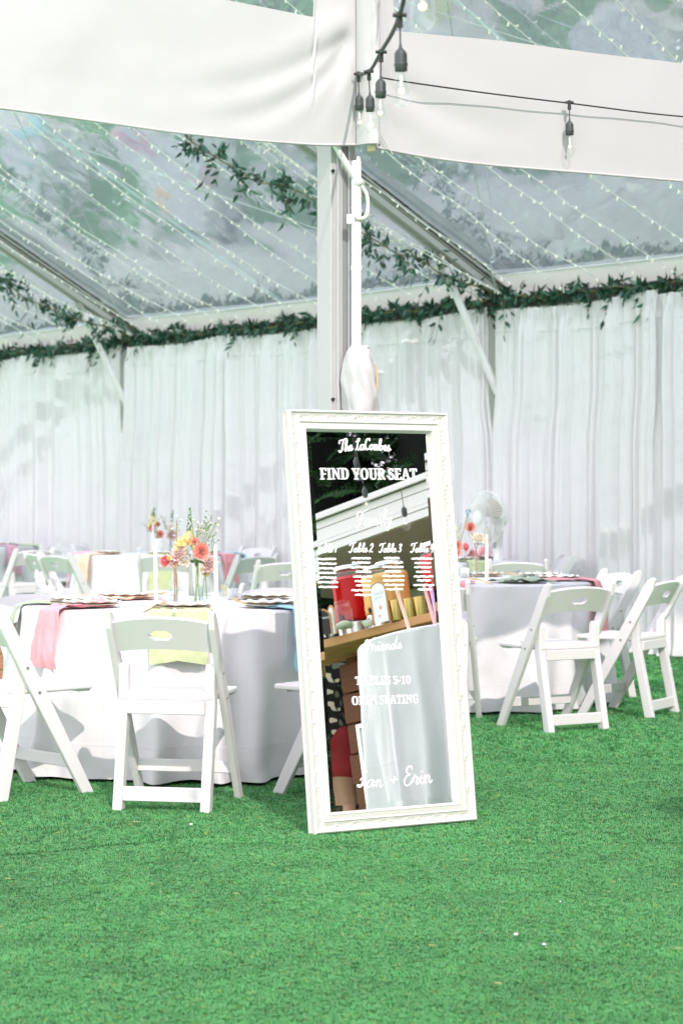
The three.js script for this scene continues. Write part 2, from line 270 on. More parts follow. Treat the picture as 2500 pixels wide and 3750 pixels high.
  part('upright_strip', [grid(8, 10, (u, v) => gp(lerp(tA, t1 + 0.01, u), lerp(3.40, 4.9, v), 0.004 + 0.006 * nz(u * 3, v * 9))), grid(8, 10, (u, v) => gp(lerp(t2 - 0.01, tB, u), lerp(3.40, 4.9, v), 0.004 + 0.006 * nz(u * 3, v * 7, 3)))], vinyl, tent);
  // the laced, wrinkled flap that wraps the gable post
  part('laced_flap', grid(36, 140, (u, v) => { const t = lerp(t1 - 0.006, t2 + 0.006, u), h = lerp(botL(t1) - 0.004, 4.9, v), a = Math.sin(u * Math.PI); return gp(t, h + 0.012 * Math.abs(u - 0.5) * nz(h * 5), 0.014 + 0.075 * Math.pow(a, 0.7) + 0.016 * nz(u * 2.2 + h * 0.8, h * 6) * a + 0.010 * nz(u * 5, h * 17, 2) * a); }), vinyl, tent);
  part('clear_gable_panel', grid(20, 12, (u, v) => { const t = lerp(tL, tA, u); return gp(t, lerp(topL(t), 4.9, v), 0.004 * nz(u * 6, v * 5)); }), filmFar, tent);
  part('clear_gable_panel', grid(20, 12, (u, v) => { const t = lerp(tB, t3, u); return gp(t, lerp(topR(t), 4.9, v), 0.004 * nz(u * 6, v * 5, 8)); }), filmFar, tent);
  // gable post: channelled aluminium leg, white inner pole, strut, strap and wrap
  const up = V(0, 1, 0), P = (t, o, h) => V(POLE.x + GDIR.x * t + GN.x * o, h, POLE.z + GDIR.z * t + GN.z * o);
  const post = part('gable_post', [beam(P(0.005, -0.03, 0), P(0.005, -0.03, 4.6), 0.115, 0.115, GN), beam(P(-0.022, 0.031, 0), P(-0.022, 0.031, 4.6), 0.014, 0.016, GN), beam(P(0.03, 0.031, 0), P(0.03, 0.031, 4.6), 0.014, 0.016, GN)], mat('post_aluminium', [0.47, 0.465, 0.47], 0.45, { metalness: 0.25 }), tent);
  part('post_groove', [beam(P(0.012, 0.0285, 0), P(0.012, 0.0285, 4.6), 0.02, 0.006, GN)], mat('post_slot', [0.22, 0.22, 0.22], 0.6), post);
  for (const h of [2.58, 1.66]) part('bolt_head', rod(P(-0.045, 0.02, h), P(-0.045, 0.036, h), 0.007, 10), black, post);
  const pole = part('white_pole', rod(P(0.038, 0.075, 0.0), P(0.038, 0.075, 2.62), 0.0205, 20), aluWhite, tent);
  part('pole_collar', [rod(P(0.038, 0.075, 2.18), P(0.038, 0.075, 2.2), 0.0225, 16)], aluWhite, pole);
  const strut = part('strut', [beam(P(-0.06, 0.06, 2.69), P(0.035, 0.085, 2.535), 0.018, 0.024, GN)], aluWhite, tent);
  part('strut_knuckle', [new THREE.SphereGeometry(0.02, 12, 10).translate(...P(0.037, 0.09, 2.535).toArray()), rod(P(0.037, 0.09, 2.55), P(0.052, 0.07, 2.64), 0.009, 8)], aluWhite, strut);
  const rope = part('rope_loop', tube([P(0.045, 0.1, 2.52), P(0.07, 0.1, 2.49), P(0.078, 0.1, 2.44), P(0.07, 0.1, 2.40), P(0.045, 0.1, 2.385), P(0.02, 0.1, 2.39), P(0.008, 0.1, 2.42)], 0.0075, 30, 7), aluWhite, tent);
  part('plastic_buckle', [box(0.03, 0.04, 0.014, ...P(-0.004, 0.1, 2.38).toArray()), box(0.022, 0.012, 0.016, ...P(0.012, 0.1, 2.425).toArray())], aluWhite, rope);
  part('cable', rod(P(0.075, 0.11, 2.80), P(0.19, 0.11, 2.655), 0.0025, 5), mat('wire_grey'), tent);
  part('wood_block', box(0.034, 0.026, 0.03, ...P(0.082, 0.12, 2.668).toArray()), mat('pale_wood', [0.72, 0.6, 0.42], 0.7), tent);
  const sag = grid(72, 80, (u, v) => { const a = u * 6.283, h = lerp(1.30, 1.875, v), e = 0.030 + 0.044 * Math.pow(Math.sin(Math.PI * Math.pow(1 - v, 0.8) * 0.86 + 0.1), 0.8) * (v > 0.97 ? (1 - v) / 0.03 : 1); const r = e * (1 + 0.09 * Math.sin(3 * a + 13 * h + 2 * nz(h * 5)) + 0.035 * Math.sin(8 * a - 22 * h) + 0.12 * nz(Math.cos(a) * 1.6 + h * 5, Math.sin(a) * 1.6, h * 9) + 0.05 * nz(Math.cos(a) * 4, Math.sin(a) * 4, h * 20)) ; const p = P(0.048 + 0.01 * Math.sin(h * 9) + Math.cos(a) * r, 0.085 + Math.sin(a) * r, h); return [p.x, p.y, p.z, u * 0.3, h]; }, true);
  const wrap = part('fabric_wrap', sag, vinyl, tent);
  for (const [h, r] of [[1.862, 0.036], [1.50, 0.073]]) part('tie_cord', tube(Array.from({ length: 12 }, (_, i) => P(0.048 + Math.cos(i / 12 * 6.283) * r, 0.085 + Math.sin(i / 12 * 6.283) * r, h + 0.01 * Math.sin(i))), 0.0035, 40, 6, true), aluWhite, wrap);
  part('wrap_stain', tube([P(0.10, 0.122, 1.80), P(0.103, 0.128, 1.74), P(0.096, 0.132, 1.68), P(0.085, 0.14, 1.64)], 0.005, 14, 5), mat('tan_webbing', [0.60, 0.45, 0.28], 0.9), tent);
}

// ------------------------------------------------------------------ drapes along the back wall
{
  const wPan = BAY / 3; let n = 0;
  const names = ['rightmost', 'second from the right', 'third from the right', 'fourth from the right', 'fifth from the right', 'sixth from the right', 'seventh from the right', 'eighth from the right'];
  for (let k = -2; k <= 7; k++) {
    reseed(500 + k * 17);
    const w0 = k * wPan, w1 = w0 + wPan, f = Array.from({ length: 4 }, (_, i) => [[0.062, 0.085, 0.115, 0.17][i] * rr(0.88, 1.15), rr(0, 6.28), rr(0.35, 0.75)]), big = Array.from({ length: 3 }, () => [rr(0.22, 0.6), rr(0, 6.28), rr(0.012, 0.03)]);
    const g0 = ((k % 3) + 3) % 3 === 0 ? 0.055 : -0.03, g1 = ((k % 3) + 3) % 3 === 2 ? 0.055 : -0.03;
    const fold = (x, v) => {
      const warp = x + 0.03 * nz(x * 4, v * 0.7, k); let o = 0;
      for (const [l, p, a] of f) { const c = Math.sin(warp * 6.283 / l + p + 1.2 * v * nz(p)); o += a * (c > 0 ? Math.pow(c, 0.7) : c * 0.6) * (0.55 + 0.45 * nz(x * 2.3, l * 40, k + 9)); }
      for (const [l, p, a] of big) o += a * 26 * Math.sin(warp * 6.283 / l + p);
      return o;
    };
    const H = 2.93, geo = grid(260, 30, (u, v) => {
      const h = Math.pow(v, 0.9) * H, gat = sstep(0.93, 0.985, v), gap0 = g0 * sstep(0.55, 0.75, v), gap1 = g1 * sstep(0.55, 0.75, v), w = lerp(w0 + gap0, w1 - gap1, u);
      const x = u * wPan, soft = 0.062 * fold(x, v) * (1 - 0.75 * gat) * (0.65 + 0.35 * (1 - v)), fine = gat * (0.010 * Math.sin(x * 6.283 / 0.031 + 3 * nz(x * 9)) + 0.006 * Math.sin(x * 6.283 / 0.013));
      const pud = Math.pow(Math.max(0, 0.035 - v) / 0.035, 1.5);
      const p = wallPos(w + 0.004 * nz(x * 8, v * 3), 0.17 + soft + fine + pud * (0.06 + 0.05 * nz(x * 7, k)) - 0.02 * (v - 0.9) * (v > 0.9 ? 1 : 0), Math.max(0.022, h * (1 - 0.012 * (u - 0.5)) + 0.012 * gat * nz(x * 40) - 0.035 * Math.pow(Math.sin(u * Math.PI), 2) * v));
      return [p.x, p.y, p.z, x, h];
    });
    const d = thing('wall_drape', k === -2 ? 'white gathered wall drape at the far right edge of the tent wall' : k === 7 ? 'white gathered wall drape at the extreme left edge of the wall' : `white gathered wall drape, ${names[n]} along the tent wall`, 'drape', [0, 0, 0], 0, 'white drapes along the tent wall'); n++;
    part('fabric', geo, drape, d);
    const seam = []; for (let i = 0; i <= 60; i++) { const u = i / 60, x = u * wPan, gap0 = g0, gap1 = g1, w = lerp(w0 + gap0, w1 - gap1, u); seam.push(wallPos(w, 0.178 + 0.022 * fold(x, 0.93) * 0.6, 2.72 - 0.035 * Math.pow(Math.sin(u * Math.PI), 2))); }
    part('hem_seam', tube(seam, 0.003, 90, 4), mat('seam_thread', [0.68, 0.69, 0.69], 0.9), d);
    if (g0 > 0 || k % 2) { const e = []; for (let i = 0; i <= 40; i++) { const v = i / 40, w = w0 + g0 * sstep(0.55, 0.75, v); e.push(wallPos(w + 0.012, 0.195 + 0.012 * nz(v * 14, k), 0.03 + v * 2.86)); } part('edge_ruffle', tube(e, 0.013, 90, 5), drape, d); }
  }
}

// ------------------------------------------------------------------ leaf garlands
function leafGeo(len, w, curl) {                       // a pointed leaf with a folded midrib, lying along +y
  const g = new THREE.BufferGeometry(), z = (y) => -curl * (y / len) * (y / len);
  const p = [0, 0, 0, -w * 0.42, len * 0.3, z(len * 0.3) + w * 0.18, w * 0.42, len * 0.3, z(len * 0.3) + w * 0.18, 0, len * 0.35, z(len * 0.35), -w * 0.36, len * 0.6, z(len * 0.6) + w * 0.14, w * 0.36, len * 0.6, z(len * 0.6) + w * 0.14, 0, len, z(len)];
  g.setAttribute('position', new THREE.Float32BufferAttribute(p, 3));
  g.setAttribute('uv', new THREE.Float32BufferAttribute(new Float32Array(14), 2));
  g.setIndex([0, 3, 1, 0, 2, 3, 1, 3, 4, 3, 2, 5, 4, 3, 6, 3, 5, 6]); g.computeVertexNormals(); return g;
}
const leafShapes = [leafGeo(0.086, 0.036, 0.014), leafGeo(0.072, 0.033, -0.008), leafGeo(0.096, 0.036, 0.024)];
const leafMats = [mat('leaf_dark', [0.014, 0.055, 0.032], 0.45), mat('leaf_mid', [0.03, 0.115, 0.066], 0.45), mat('leaf_pale', [0.14, 0.26, 0.20], 0.55)];
const vineMat = mat('vine_stem', [0.24, 0.19, 0.09], 0.8);
function garland(label, path, sprigs, spread, hang, sd, near) {
  reseed(sd);
  const t = thing('leaf_garland', label, 'garland', [0, 0, 0], 0, 'artificial leaf garlands'), curve = new THREE.CatmullRomCurve3(path), stems = [], list = [];
  stems.push(new THREE.TubeGeometry(curve, 90, 0.006, 5));
  for (let i = 0; i < sprigs; i++) {
    const u = (i + rr(0, 1)) / sprigs, o = curve.getPoint(u), tip = rnd() < hang, dir = V(rr(-1, 1), tip ? rr(-1.6, -0.8) : rr(-0.7, 0.6), rr(-1, 1)).normalize(), L = tip ? rr(0.14, 0.32) : rr(0.06, spread), end = o.clone().addScaledVector(dir, L); end.y -= tip ? 0.03 : 0;
    const mid = o.clone().lerp(end, 0.5).add(V(rr(-1, 1), rr(0, 1), rr(-1, 1)).multiplyScalar(0.02));
    stems.push(tube([o, mid, end], 0.002, 4, 3));
    const cv = new THREE.CatmullRomCurve3([o, mid, end]), n = 5 + (rnd() * 3 | 0);
    for (let k = 0; k < n; k++) {
      const v = k === n - 1 ? 1 : lerp(0.35, 1, (k >> 1) / Math.max(1, n / 2)), p = cv.getPoint(Math.min(1, v)), tan = cv.getTangent(Math.min(0.99, v)), side = k === n - 1 ? 0 : k % 2 ? 1 : -1;
      const ref = V(rr(-1, 1), rr(-0.3, 0.3), rr(-1, 1)).normalize(), x = tan.clone().cross(ref).normalize();
      const y = tan.clone().multiplyScalar(side ? rr(0.4, 0.8) : 1).addScaledVector(x, side * rr(0.6, 1)).add(V(0, -0.25, 0)).normalize(), z = y.clone().cross(x.clone().add(V(0.01, 0.02, 0.03))).normalize(), xx = y.clone().cross(z).normalize();
      const s = rr(0.75, 1.2), m = new THREE.Matrix4().makeBasis(xx.multiplyScalar(s), y.multiplyScalar(s), z.multiplyScalar(s)).setPosition(p);
      list.push([m, rnd() * 3 | 0, rnd() < 0.5 ? 0 : rnd() < 0.82 ? 1 : 2, p.distanceTo(near)]);
    }
  }
  part('vine', stems, vineMat, t);
  list.sort((a, b) => a[3] - b[3]);
  const rest = [[], [], []];
  list.forEach(([m, s, c], i) => { if (i < 290) { const l = part('leaf', leafShapes[s], leafMats[c], t); l.matrixAutoUpdate = true; m.decompose(l.position, l.quaternion, l.scale); } else rest[c].push(leafShapes[s].clone().applyMatrix4(m)); });
  rest.forEach((g, c) => g.length && part('leaf_mass', g, leafMats[c], t, undefined, 'stuff'));
}
{
  const eye = V(0, EYE, 0);
  const eavePath = (w0, w1, n, sd) => { reseed(sd); return Array.from({ length: n }, (_, i) => tw(0.14 + rr(-0.03, 0.05), lerp(w0, w1, i / (n - 1)), EAVE - 0.045 - 0.035 * (i % 2) + rr(-0.02, 0.025))); };
  garland('dark green leaf garland along the eave, right of the right back post', eavePath(-3.2, -0.03, 12, 3), 150, 0.10, 0.08, 41, eye);
  garland('dark green leaf garland along the eave between the two back posts', eavePath(0.03, BAY - 0.03, 20, 5), 290, 0.08, 0.07, 42, eye);
  garland('dark green leaf garland along the eave, left of the left back post', eavePath(BAY + 0.03, BAY + 5.2, 18, 6), 260, 0.09, 0.07, 43, eye);
  const swoop = (w, n, sd) => { reseed(sd); return Array.from({ length: n }, (_, i) => { const t = lerp(0.06, 3.2, i / (n - 1)); return tw(t, w - 0.06 + rr(-0.05, 0.05), EAVE - 0.05 + 0.345 * t - 0.12 * Math.sin(Math.PI * clamp(t / 2)) * (t < 2 ? 0.3 : 0) + rr(-0.05, 0.05)); }); };
  garland('leaf garland swooping from the right back post up behind the gable post', swoop(0, 15, 7), 115, 0.2, 0.15, 44, eye);
  garland('leaf garland swooping from the left back post up along its rafter', swoop(BAY, 15, 8), 115, 0.18, 0.15, 45, eye);
}

// ------------------------------------------------------------------ fairy lights under the roof
{
  const wire = mat('fairy_wire', [0.88, 0.86, 0.83], 0.6), bulb = mat('fairy_bulb', [0.95, 0.92, 0.82], 0.35, { emissive: new THREE.Color(1, 0.86, 0.62), emissiveIntensity: 0.12 });
  const cone = new THREE.CylinderGeometry(0.0045, 0.0075, 0.031, 5); cone.translate(0, -0.016, 0);
  const strand = (wa, wb, sag, dh, sd) => {
    reseed(sd);
    const s = thing('fairy_light_string', 'white fairy-light string sloping down from the ridge beneath the clear tent roof', 'fairy lights', [0, 0, 0], 0, 'fairy light strings under the clear roof');
    const pts = Array.from({ length: 13 }, (_, i) => { const u = i / 12, t = lerp(0.10, 4.5, u); return onRoof(t, lerp(wa, wb, u), -0.075 - dh - sag * Math.sin(Math.PI * u) * (1 - 0.35 * u) + rr(-0.02, 0.02)); });
    const cv = new THREE.CatmullRomCurve3(pts), len = cv.getLength(), n = Math.round(len / 0.105), bs = [];
    part('wire', new THREE.TubeGeometry(cv, 70, 0.0044, 4), wire, s);
    for (let i = 0; i < n; i++) { const p = cv.getPointAt((i + rr(0.2, 0.8)) / n), q = new THREE.Quaternion().setFromEuler(new THREE.Euler(rr(-1.1, 1.1), rr(0, 6.28), rr(-1.1, 1.1) + (rnd() < 0.25 ? 2 : 0))); bs.push(cone.clone().applyQuaternion(q).translate(p.x, p.y, p.z)); }
    part('mini_bulb', bs, bulb, s, undefined, 'stuff');
  };
  let sd = 900;
  for (let b = -1; b < 2; b++) {
    for (let i = 0; i < 12; i++) { const w = (b + (i + 1) / 13) * BAY + 0.07 * nz(i * 3.3, b); strand(w, w + 0.35 * nz(i * 2.1, b + 4), 0.07 + 0.2 * ((i * 7) % 5) / 4, 0.02, sd++); }
    strand(b * BAY + 0.13, b * BAY + 0.11, 0.16, 0.0, sd++); strand(b * BAY + 0.17, b * BAY + 0.14, 0.19, 0.02, sd++); strand(b * BAY + 0.2, b * BAY + 0.30, 0.06, 0, sd++);
    strand(b * BAY - 0.16, b * BAY - 0.10, 0.30, 0.02, sd++); strand(b * BAY - 0.18, b * BAY - 0.14, 0.34, 0.02, sd++);
  }
}

// ------------------------------------------------------------------ festoon lights hung from the gable post
{
  const cable = mat('festoon_cable', [0.03, 0.032, 0.03], 0.6), filament = mat('bulb_filament', [1, 0.8, 0.6], 0.5, { emissive: new THREE.Color(1, 0.62, 0.35), emissiveIntensity: 1.2 });
  const bulbG = lathe([[0.0125, 0], [0.0135, -0.012], [0.019, -0.034], [0.0235, -0.056], [0.0242, -0.068], [0.021, -0.082], [0.012, -0.092], [0.0005, -0.0945]], 24);
  const sockG = lathe([[0.0005, 0.062], [0.0035, 0.060], [0.0045, 0.050], [0.013, 0.042], [0.0165, 0.034], [0.0165, 0.012], [0.018, 0.010], [0.018, 0.004], [0.0165, 0.002], [0.0165, -0.010], [0.011, -0.011]], 20);
  const filG = [new THREE.SphereGeometry(0.0072, 10, 8).translate(0, -0.05, 0)], capG = rod(V(0, -0.008, 0), V(0, -0.038, 0), 0.0045, 8);
  const pendant = (parent, p, tilt, drop) => {          // p: the joint on the cable
    const grp = new THREE.Group(); grp.name = 'pendant_lamp'; grp.position.copy(p); grp.rotation.set(tilt, 0, tilt * 0.5); parent.add(grp);
    part('joint', [rod(V(0, 0.012, 0), V(0, -0.028, 0), 0.0068, 8, 0.0075), rod(V(-0.018, 0.004, 0), V(0.018, 0.004, 0), 0.0055, 8), rod(V(0, -0.02, 0), V(0, -drop, 0), 0.0024, 6)], cable, grp);
    part('socket', sockG.clone().translate(0, -drop - 0.055, 0), mat('socket_rubber', [0.045, 0.055, 0.055], 0.45), grp);
    part('bulb', bulbG.clone().translate(0, -drop - 0.064, 0), glass, grp);
    part('filament', [...filG.map((g) => g.clone().translate(0, -drop - 0.064, 0))], filament, grp);
    part('stem', capG.clone().translate(0, -drop - 0.064, 0), mat('bulb_stem', [0.75, 0.75, 0.72], 0.3), grp);
  };
  const s1 = thing('festoon_light_string', 'black festoon cable running from the gable post towards the viewer with large hanging bulbs', 'string lights');
  const J = [at(1303, 262, 8.05), at(1312, 270, 7.96), at(1350, 262, 7.25), at(1395, 190, 6.25), at(1463, 55, 5.15), at(1540, -355, 3.75), at(1640, -950, 2.6)];
  part('cable', tube(J, 0.0062, 90, 7), cable, s1);
  J.slice(1, 6).forEach((p, i) => pendant(s1, p.clone().add(V(0, -0.004, 0)), [0.05, 0.09, -0.03, 0.05, 0.04][i], 0.075));
  const s2 = thing('festoon_light_string', 'thin dark festoon cable crossing the white band to the right with one bulb', 'string lights');
  const Q = [at(1306, 264, 7.98), at(1400, 285, 8.0), at(1700, 330, 8.2), at(2083, 378, 8.48), at(2500, 427, 8.8), at(3300, 470, 9.3)];
  part('cable', tube(Q, 0.0034, 70, 6), cable, s2);
  pendant(s2, Q[3].clone(), 0.03, 0.07);
  part('hook', tube([at(1304, 250, 8.03), at(1308, 262, 8.01), at(1314, 275, 7.99)], 0.004, 10, 6), black, s2);
}

// ------------------------------------------------------------------ folding chairs
function makeChair() {
  const t = new THREE.Group();
  const railZ = (y) => -0.2 + 0.445 * y / 0.785;
  const W = 0.024, dz = 0.445 / Math.hypot(0.445, 0.785), dy = 0.785 / Math.hypot(0.445, 0.785);
  const rail = [[-0.2 - W, 0], [railZ(0.40) - W * 1.12, 0.40 + 0.01], [railZ(0.74) - W * 0.98, 0.74 + 0.012], [railZ(0.775) - 0.018, 0.785], [railZ(0.785), 0.796], [railZ(0.775) + 0.018, 0.788], [railZ(0.74) + W * 0.98, 0.74 - 0.012], [railZ(0.40) + W * 1.12, 0.40 - 0.01], [-0.2 + W * 1.05, 0]];
  for (const s of [-1, 1]) {
    part('side_rail', sideExtrude(rail, 0.026, s * 0.2135, 0.005), white, t);
    const zt = railZ(0.56) + 0.005;
    part('leg', sideExtrude([[0.19, 0], [0.232, 0], [zt + 0.024, 0.42], [zt + 0.022, 0.555], [zt + 0.012, 0.575], [zt - 0.004, 0.575], [zt - 0.013, 0.56], [zt - 0.016, 0.42]], 0.040, s * 0.1815, 0.006), white, t);
    for (const y of [0.44, 0.545]) part('rivet', rod(V(s * 0.226, y, railZ(y)), V(s * 0.2295, y, railZ(y)), 0.0062, 10), mat('rivet_steel', [0.33, 0.33, 0.33], 0.4, { metalness: 0.7 }), t);
  }
  part('stretcher', box(0.325, 0.058, 0.022, 0, 0.062, 0.206, 0.005), white, t);
  part('stretcher', box(0.404, 0.052, 0.020, 0, 0.135, railZ(0.135), 0.005), white, t);
  part('seat_rail', box(0.325, 0.056, 0.022, 0, 0.406, 0.155, 0.005), white, t);
  const seat = part('seat', [box(0.396, 0.026, 0.40, 0, 0.447, -0.045, 0.010), box(0.372, 0.012, 0.06, 0, 0.432, -0.21, 0.005)], white, t);
  part('seat_panel', new RoundedBoxGeometry(0.33, 0.014, 0.32, 3, 0.006).translate(0, 0.4585, -0.045), white, seat);
  // curved back rest with a slotted hand hole, following the slope of the rails
  const hw = 0.203, slot = 0.047, xs = [], ys = [];
  for (let i = 0; i <= 50; i++) xs.push(-hw + 2 * hw * i / 50);
  const bend = (x, y) => railZ(y) + 0.030 * (1 - (x / hw) * (x / hw)), top = (x) => 0.752 + 0.022 * (1 - Math.pow(Math.abs(x / hw), 2.2)), bot = (x) => 0.632 + 0.016 * (1 - Math.pow(x / hw, 2));
  const rows = [0, 0.30, 0.345, 0.39, 0.45, 0.51, 0.555, 0.60, 1], yAt = (x, r) => lerp(bot(x), top(x), r), hole = (i, j) => { const x = (xs[i] + xs[i + 1]) / 2; return j >= 1 && j <= 6 && Math.abs(x) < slot - [0, 0.012, 0.004, 0, 0, 0.004, 0.012][j]; };
  const pos = [], idx = [], th = 0.009, vid = (i, j, f) => (f * rows.length + j) * xs.length + i;
  for (let f = 0; f < 2; f++) for (let j = 0; j < rows.length; j++) for (let i = 0; i < xs.length; i++) { const x = xs[i], y = yAt(x, rows[j]); pos.push(x, y + (f ? -1 : 1) * th * 0.45, bend(x, y) + (f ? th : -th)); }
  const N = xs.length - 1, R = rows.length - 1, open = (i, j) => i < 0 || j < 0 || i >= N || j >= R || hole(i, j), quad = (a, b, c, d) => idx.push(a, b, c, a, c, d);
  for (let j = 0; j < R; j++) for (let i = 0; i < N; i++) if (!hole(i, j)) {
    quad(vid(i, j, 0), vid(i, j + 1, 0), vid(i + 1, j + 1, 0), vid(i + 1, j, 0)); quad(vid(i, j, 1), vid(i + 1, j, 1), vid(i + 1, j + 1, 1), vid(i, j + 1, 1));
    if (open(i, j + 1)) quad(vid(i, j + 1, 0), vid(i, j + 1, 1), vid(i + 1, j + 1, 1), vid(i + 1, j + 1, 0));
    if (open(i, j - 1)) quad(vid(i, j, 0), vid(i + 1, j, 0), vid(i + 1, j, 1), vid(i, j, 1));
    if (open(i - 1, j)) quad(vid(i, j, 0), vid(i, j, 1), vid(i, j + 1, 1), vid(i, j + 1, 0));
    if (open(i + 1, j)) quad(vid(i + 1, j, 0), vid(i + 1, j + 1, 0), vid(i + 1, j + 1, 1), vid(i + 1, j, 1));
  }
  const g = new THREE.BufferGeometry(); g.setAttribute('position', new THREE.Float32BufferAttribute(pos, 3)); g.setAttribute('uv', new THREE.Float32BufferAttribute(pos.filter((_, i) => i % 3 !== 2).map((v) => v), 2)); g.setIndex(idx);
  part('backrest', toCreasedNormals(g, 0.6), white, t);
  return t;
}
const chair0 = makeChair(); let chairUsed = false;
function placeChair(x, z, deg, label, group) {           // deg 0 faces away from the camera, positive turns to the right
  const c = chairUsed ? chair0.clone() : chair0; chairUsed = true;
  c.name = numbered('folding_chair'); c.position.set(x, 0.012, z); c.rotation.y = -deg * Math.PI / 180; scene.add(c);
  return tag(c, label, 'chair', group);
}
const fwd = (deg) => V(Math.sin(deg * Math.PI / 180), 0, -Math.cos(deg * Math.PI / 180));
function chairByBack(px, s, deg, label, group) {         // from where the top of its back stands
  const d = F / s, p = at(px, HORIZON, d).addScaledVector(fwd(deg), 0.245); return placeChair(p.x, p.z, deg, label, group);
}
const T4p = at(-112, HORIZON, F / 332);
const G1 = 'white folding chairs round the near left table', G2 = 'white folding chairs round the right table', G3 = 'white folding chairs round the far tables';
{
  const c1 = at(597, HORIZON, F / 913).addScaledVector(fwd(11), 0.2);
  placeChair(c1.x, c1.z, 11, 'white folding chair seen square from behind, in front of the near left table', G1);
  placeChair(-1.375, -8.50, 47, 'white folding chair cut by the left picture edge, nearest the camera at left', G1);
  placeChair(0.025, -8.50, -52, 'white folding chair half hidden behind the left side of the mirror', G1);
  chairByBack(95, 742, 135, 'white folding chair turned towards the camera at the left side of near table', G1);
  chairByBack(1030, 690, -165, 'white folding chair behind the near table, its shaded backrest just left of the mirror', G1);
  const p = at(2106, HORIZON, F / 678).addScaledVector(fwd(-30), 0.2);
  placeChair(p.x, p.z, -30, 'white folding chair standing out in front of the right table, seen from behind', G2);
  chairByBack(2275, 570, -112, 'white folding chair right of the right table with sunlit backrest facing it', G2);
  const q = at(2417, HORIZON, F / 631).addScaledVector(fwd(-58), 0.2);
  placeChair(q.x, q.z, -58, 'rightmost white folding chair, seen from its side on open grass', G2);
  placeChair(0.535, -11.23, 12, 'white folding chair mostly hidden behind the right side of the mirror', G2);
  placeChair(0.05, -12.9, 120, 'white folding chair wholly behind the mirror on the far side of right table', G2);
  chairByBack(600, 432, 4, 'white folding chair seen from behind before the far middle table, between the flowers', G3);
  chairByBack(198, 434, 44, 'far white folding chair with shaded backrest left of the peach napkin', G3);
  chairByBack(120, 420, 62, 'far white folding chair just left of the shaded one, leaning to the right', G3);
  chairByBack(130, 392, -46, 'far white folding chair beside the mauve napkin at the left edge', G3);
  const mirrored = 'white folding chair beyond the left picture edge, showing only mirrored in the clear roof';
  for (const [dx, dz, a] of [[-1.0, 0.3, 75], [-0.2, -1.05, 170], [0.2, 1.1, -10], [-0.8, 0.8, 45], [-0.9, -0.6, 125], [0.75, -0.8, -138]]) placeChair(T4p.x + dx, T4p.z + dz, a, mirrored, 'chairs mirrored in the clear roof');
  for (const [dx, dz, a] of [[-1.05, 0.1, 85], [0.2, -1.1, -170], [0.1, 1.1, -5], [1.0, 0.4, -70], [0.8, -0.75, -130]]) placeChair(-6.7 + dx, -23.9 + dz, a, mirrored, 'chairs mirrored in the clear roof');
  chairByBack(208, 362, 130, 'small far white folding chair against the drape, left one of the two behind', G3);
  chairByBack(262, 352, 120, 'small far white folding chair against the drape, right one of the two behind', G3);
  chairByBack(950, 374, -140, 'far white folding chair facing the camera right of the pink hanging napkin', G3);
  chairByBack(945, 440, -45, 'far white folding chair leaning left before the one facing the camera', G3);
  chairByBack(1045, 490, -22, 'far white folding chair with grey shaded back next to the mirror edge', G3);
  chairByBack(1895, 486, 15, 'white folding chair seen from behind just beyond the right table', G3);
  chairByBack(1968, 423, -138, 'far white folding chair facing the camera behind the right table', G3);
  chairByBack(2078, 446, -96, 'far white folding chair seen edge-on behind the right table, only its rail showing', G3);
}

// ------------------------------------------------------------------ tables under their cloths
function clothGeo(R, H, folds, amp, sd, flare = 0.10) {
  reseed(sd);
  const ph = Array.from({ length: folds }, (_, i) => [(i + rr(-0.36, 0.36)) / folds * 6.2832, rr(0.35, 1.3), rr(0.045, 0.15)]);
  const fold = (a) => { let o = 0; for (const [p, k, w] of ph) { let d = Math.abs(a - p); d = Math.min(d, 6.2832 - d); o += k * Math.exp(-d * d / (w * w)); } return o; };
  return grid(300, 56, (u, v) => {
    const a = u * 6.2832; let r, y, U, W;
    if (v < 0.25) { r = R * Math.sqrt(v / 0.25) * 0.985; y = H + 0.002 * nz(Math.cos(a) * r * 3, Math.sin(a) * r * 3, sd); U = Math.cos(a) * r; W = Math.sin(a) * r; }
    else if (v < 0.33) { const k = (v - 0.25) / 0.08 * Math.PI / 2; r = R * 0.985 + R * 0.015 + 0.014 * Math.sin(k) - R * 0.015 * (1 - Math.sin(k)); y = H - 0.016 * (1 - Math.cos(k)); U = a * R; W = -0.02 * k; }
    else {
      const k = (v - 0.33) / 0.67, f = fold(a + 0.05 * nz(a * 2, k * 2, sd)), g = Math.pow(k, 0.8);
      r = R + 0.014 + flare * k * 0.55 + amp * g * (f - 0.35) + 0.014 * k * nz(Math.cos(a) * 3, Math.sin(a) * 3, k * 2.5 + sd) + 0.004 * nz(a * 9, k * 7, sd);
      y = (H - 0.016) * (1 - k) + 0.012 + k * (0.014 + 0.018 * Math.max(0, nz(a * 2.2, sd))); if (k > 0.96) r += 0.012 * nz(a * 8, sd);
      U = a * R * 1.1; W = -k * H;
    }
    return [Math.sin(a) * r, y, Math.cos(a) * r, U, W];
  }, true);
}
const T1 = at(685, HORIZON, F / 768), T2 = at(1723, HORIZON, F / 590), T3 = at(583, HORIZON, F / 395), T4 = at(-112, HORIZON, F / 332), T5 = at(1555, HORIZON, F / 440), T6 = V(-6.7, 0, -23.9);
const TOP = 0.762, TR = 0.765;
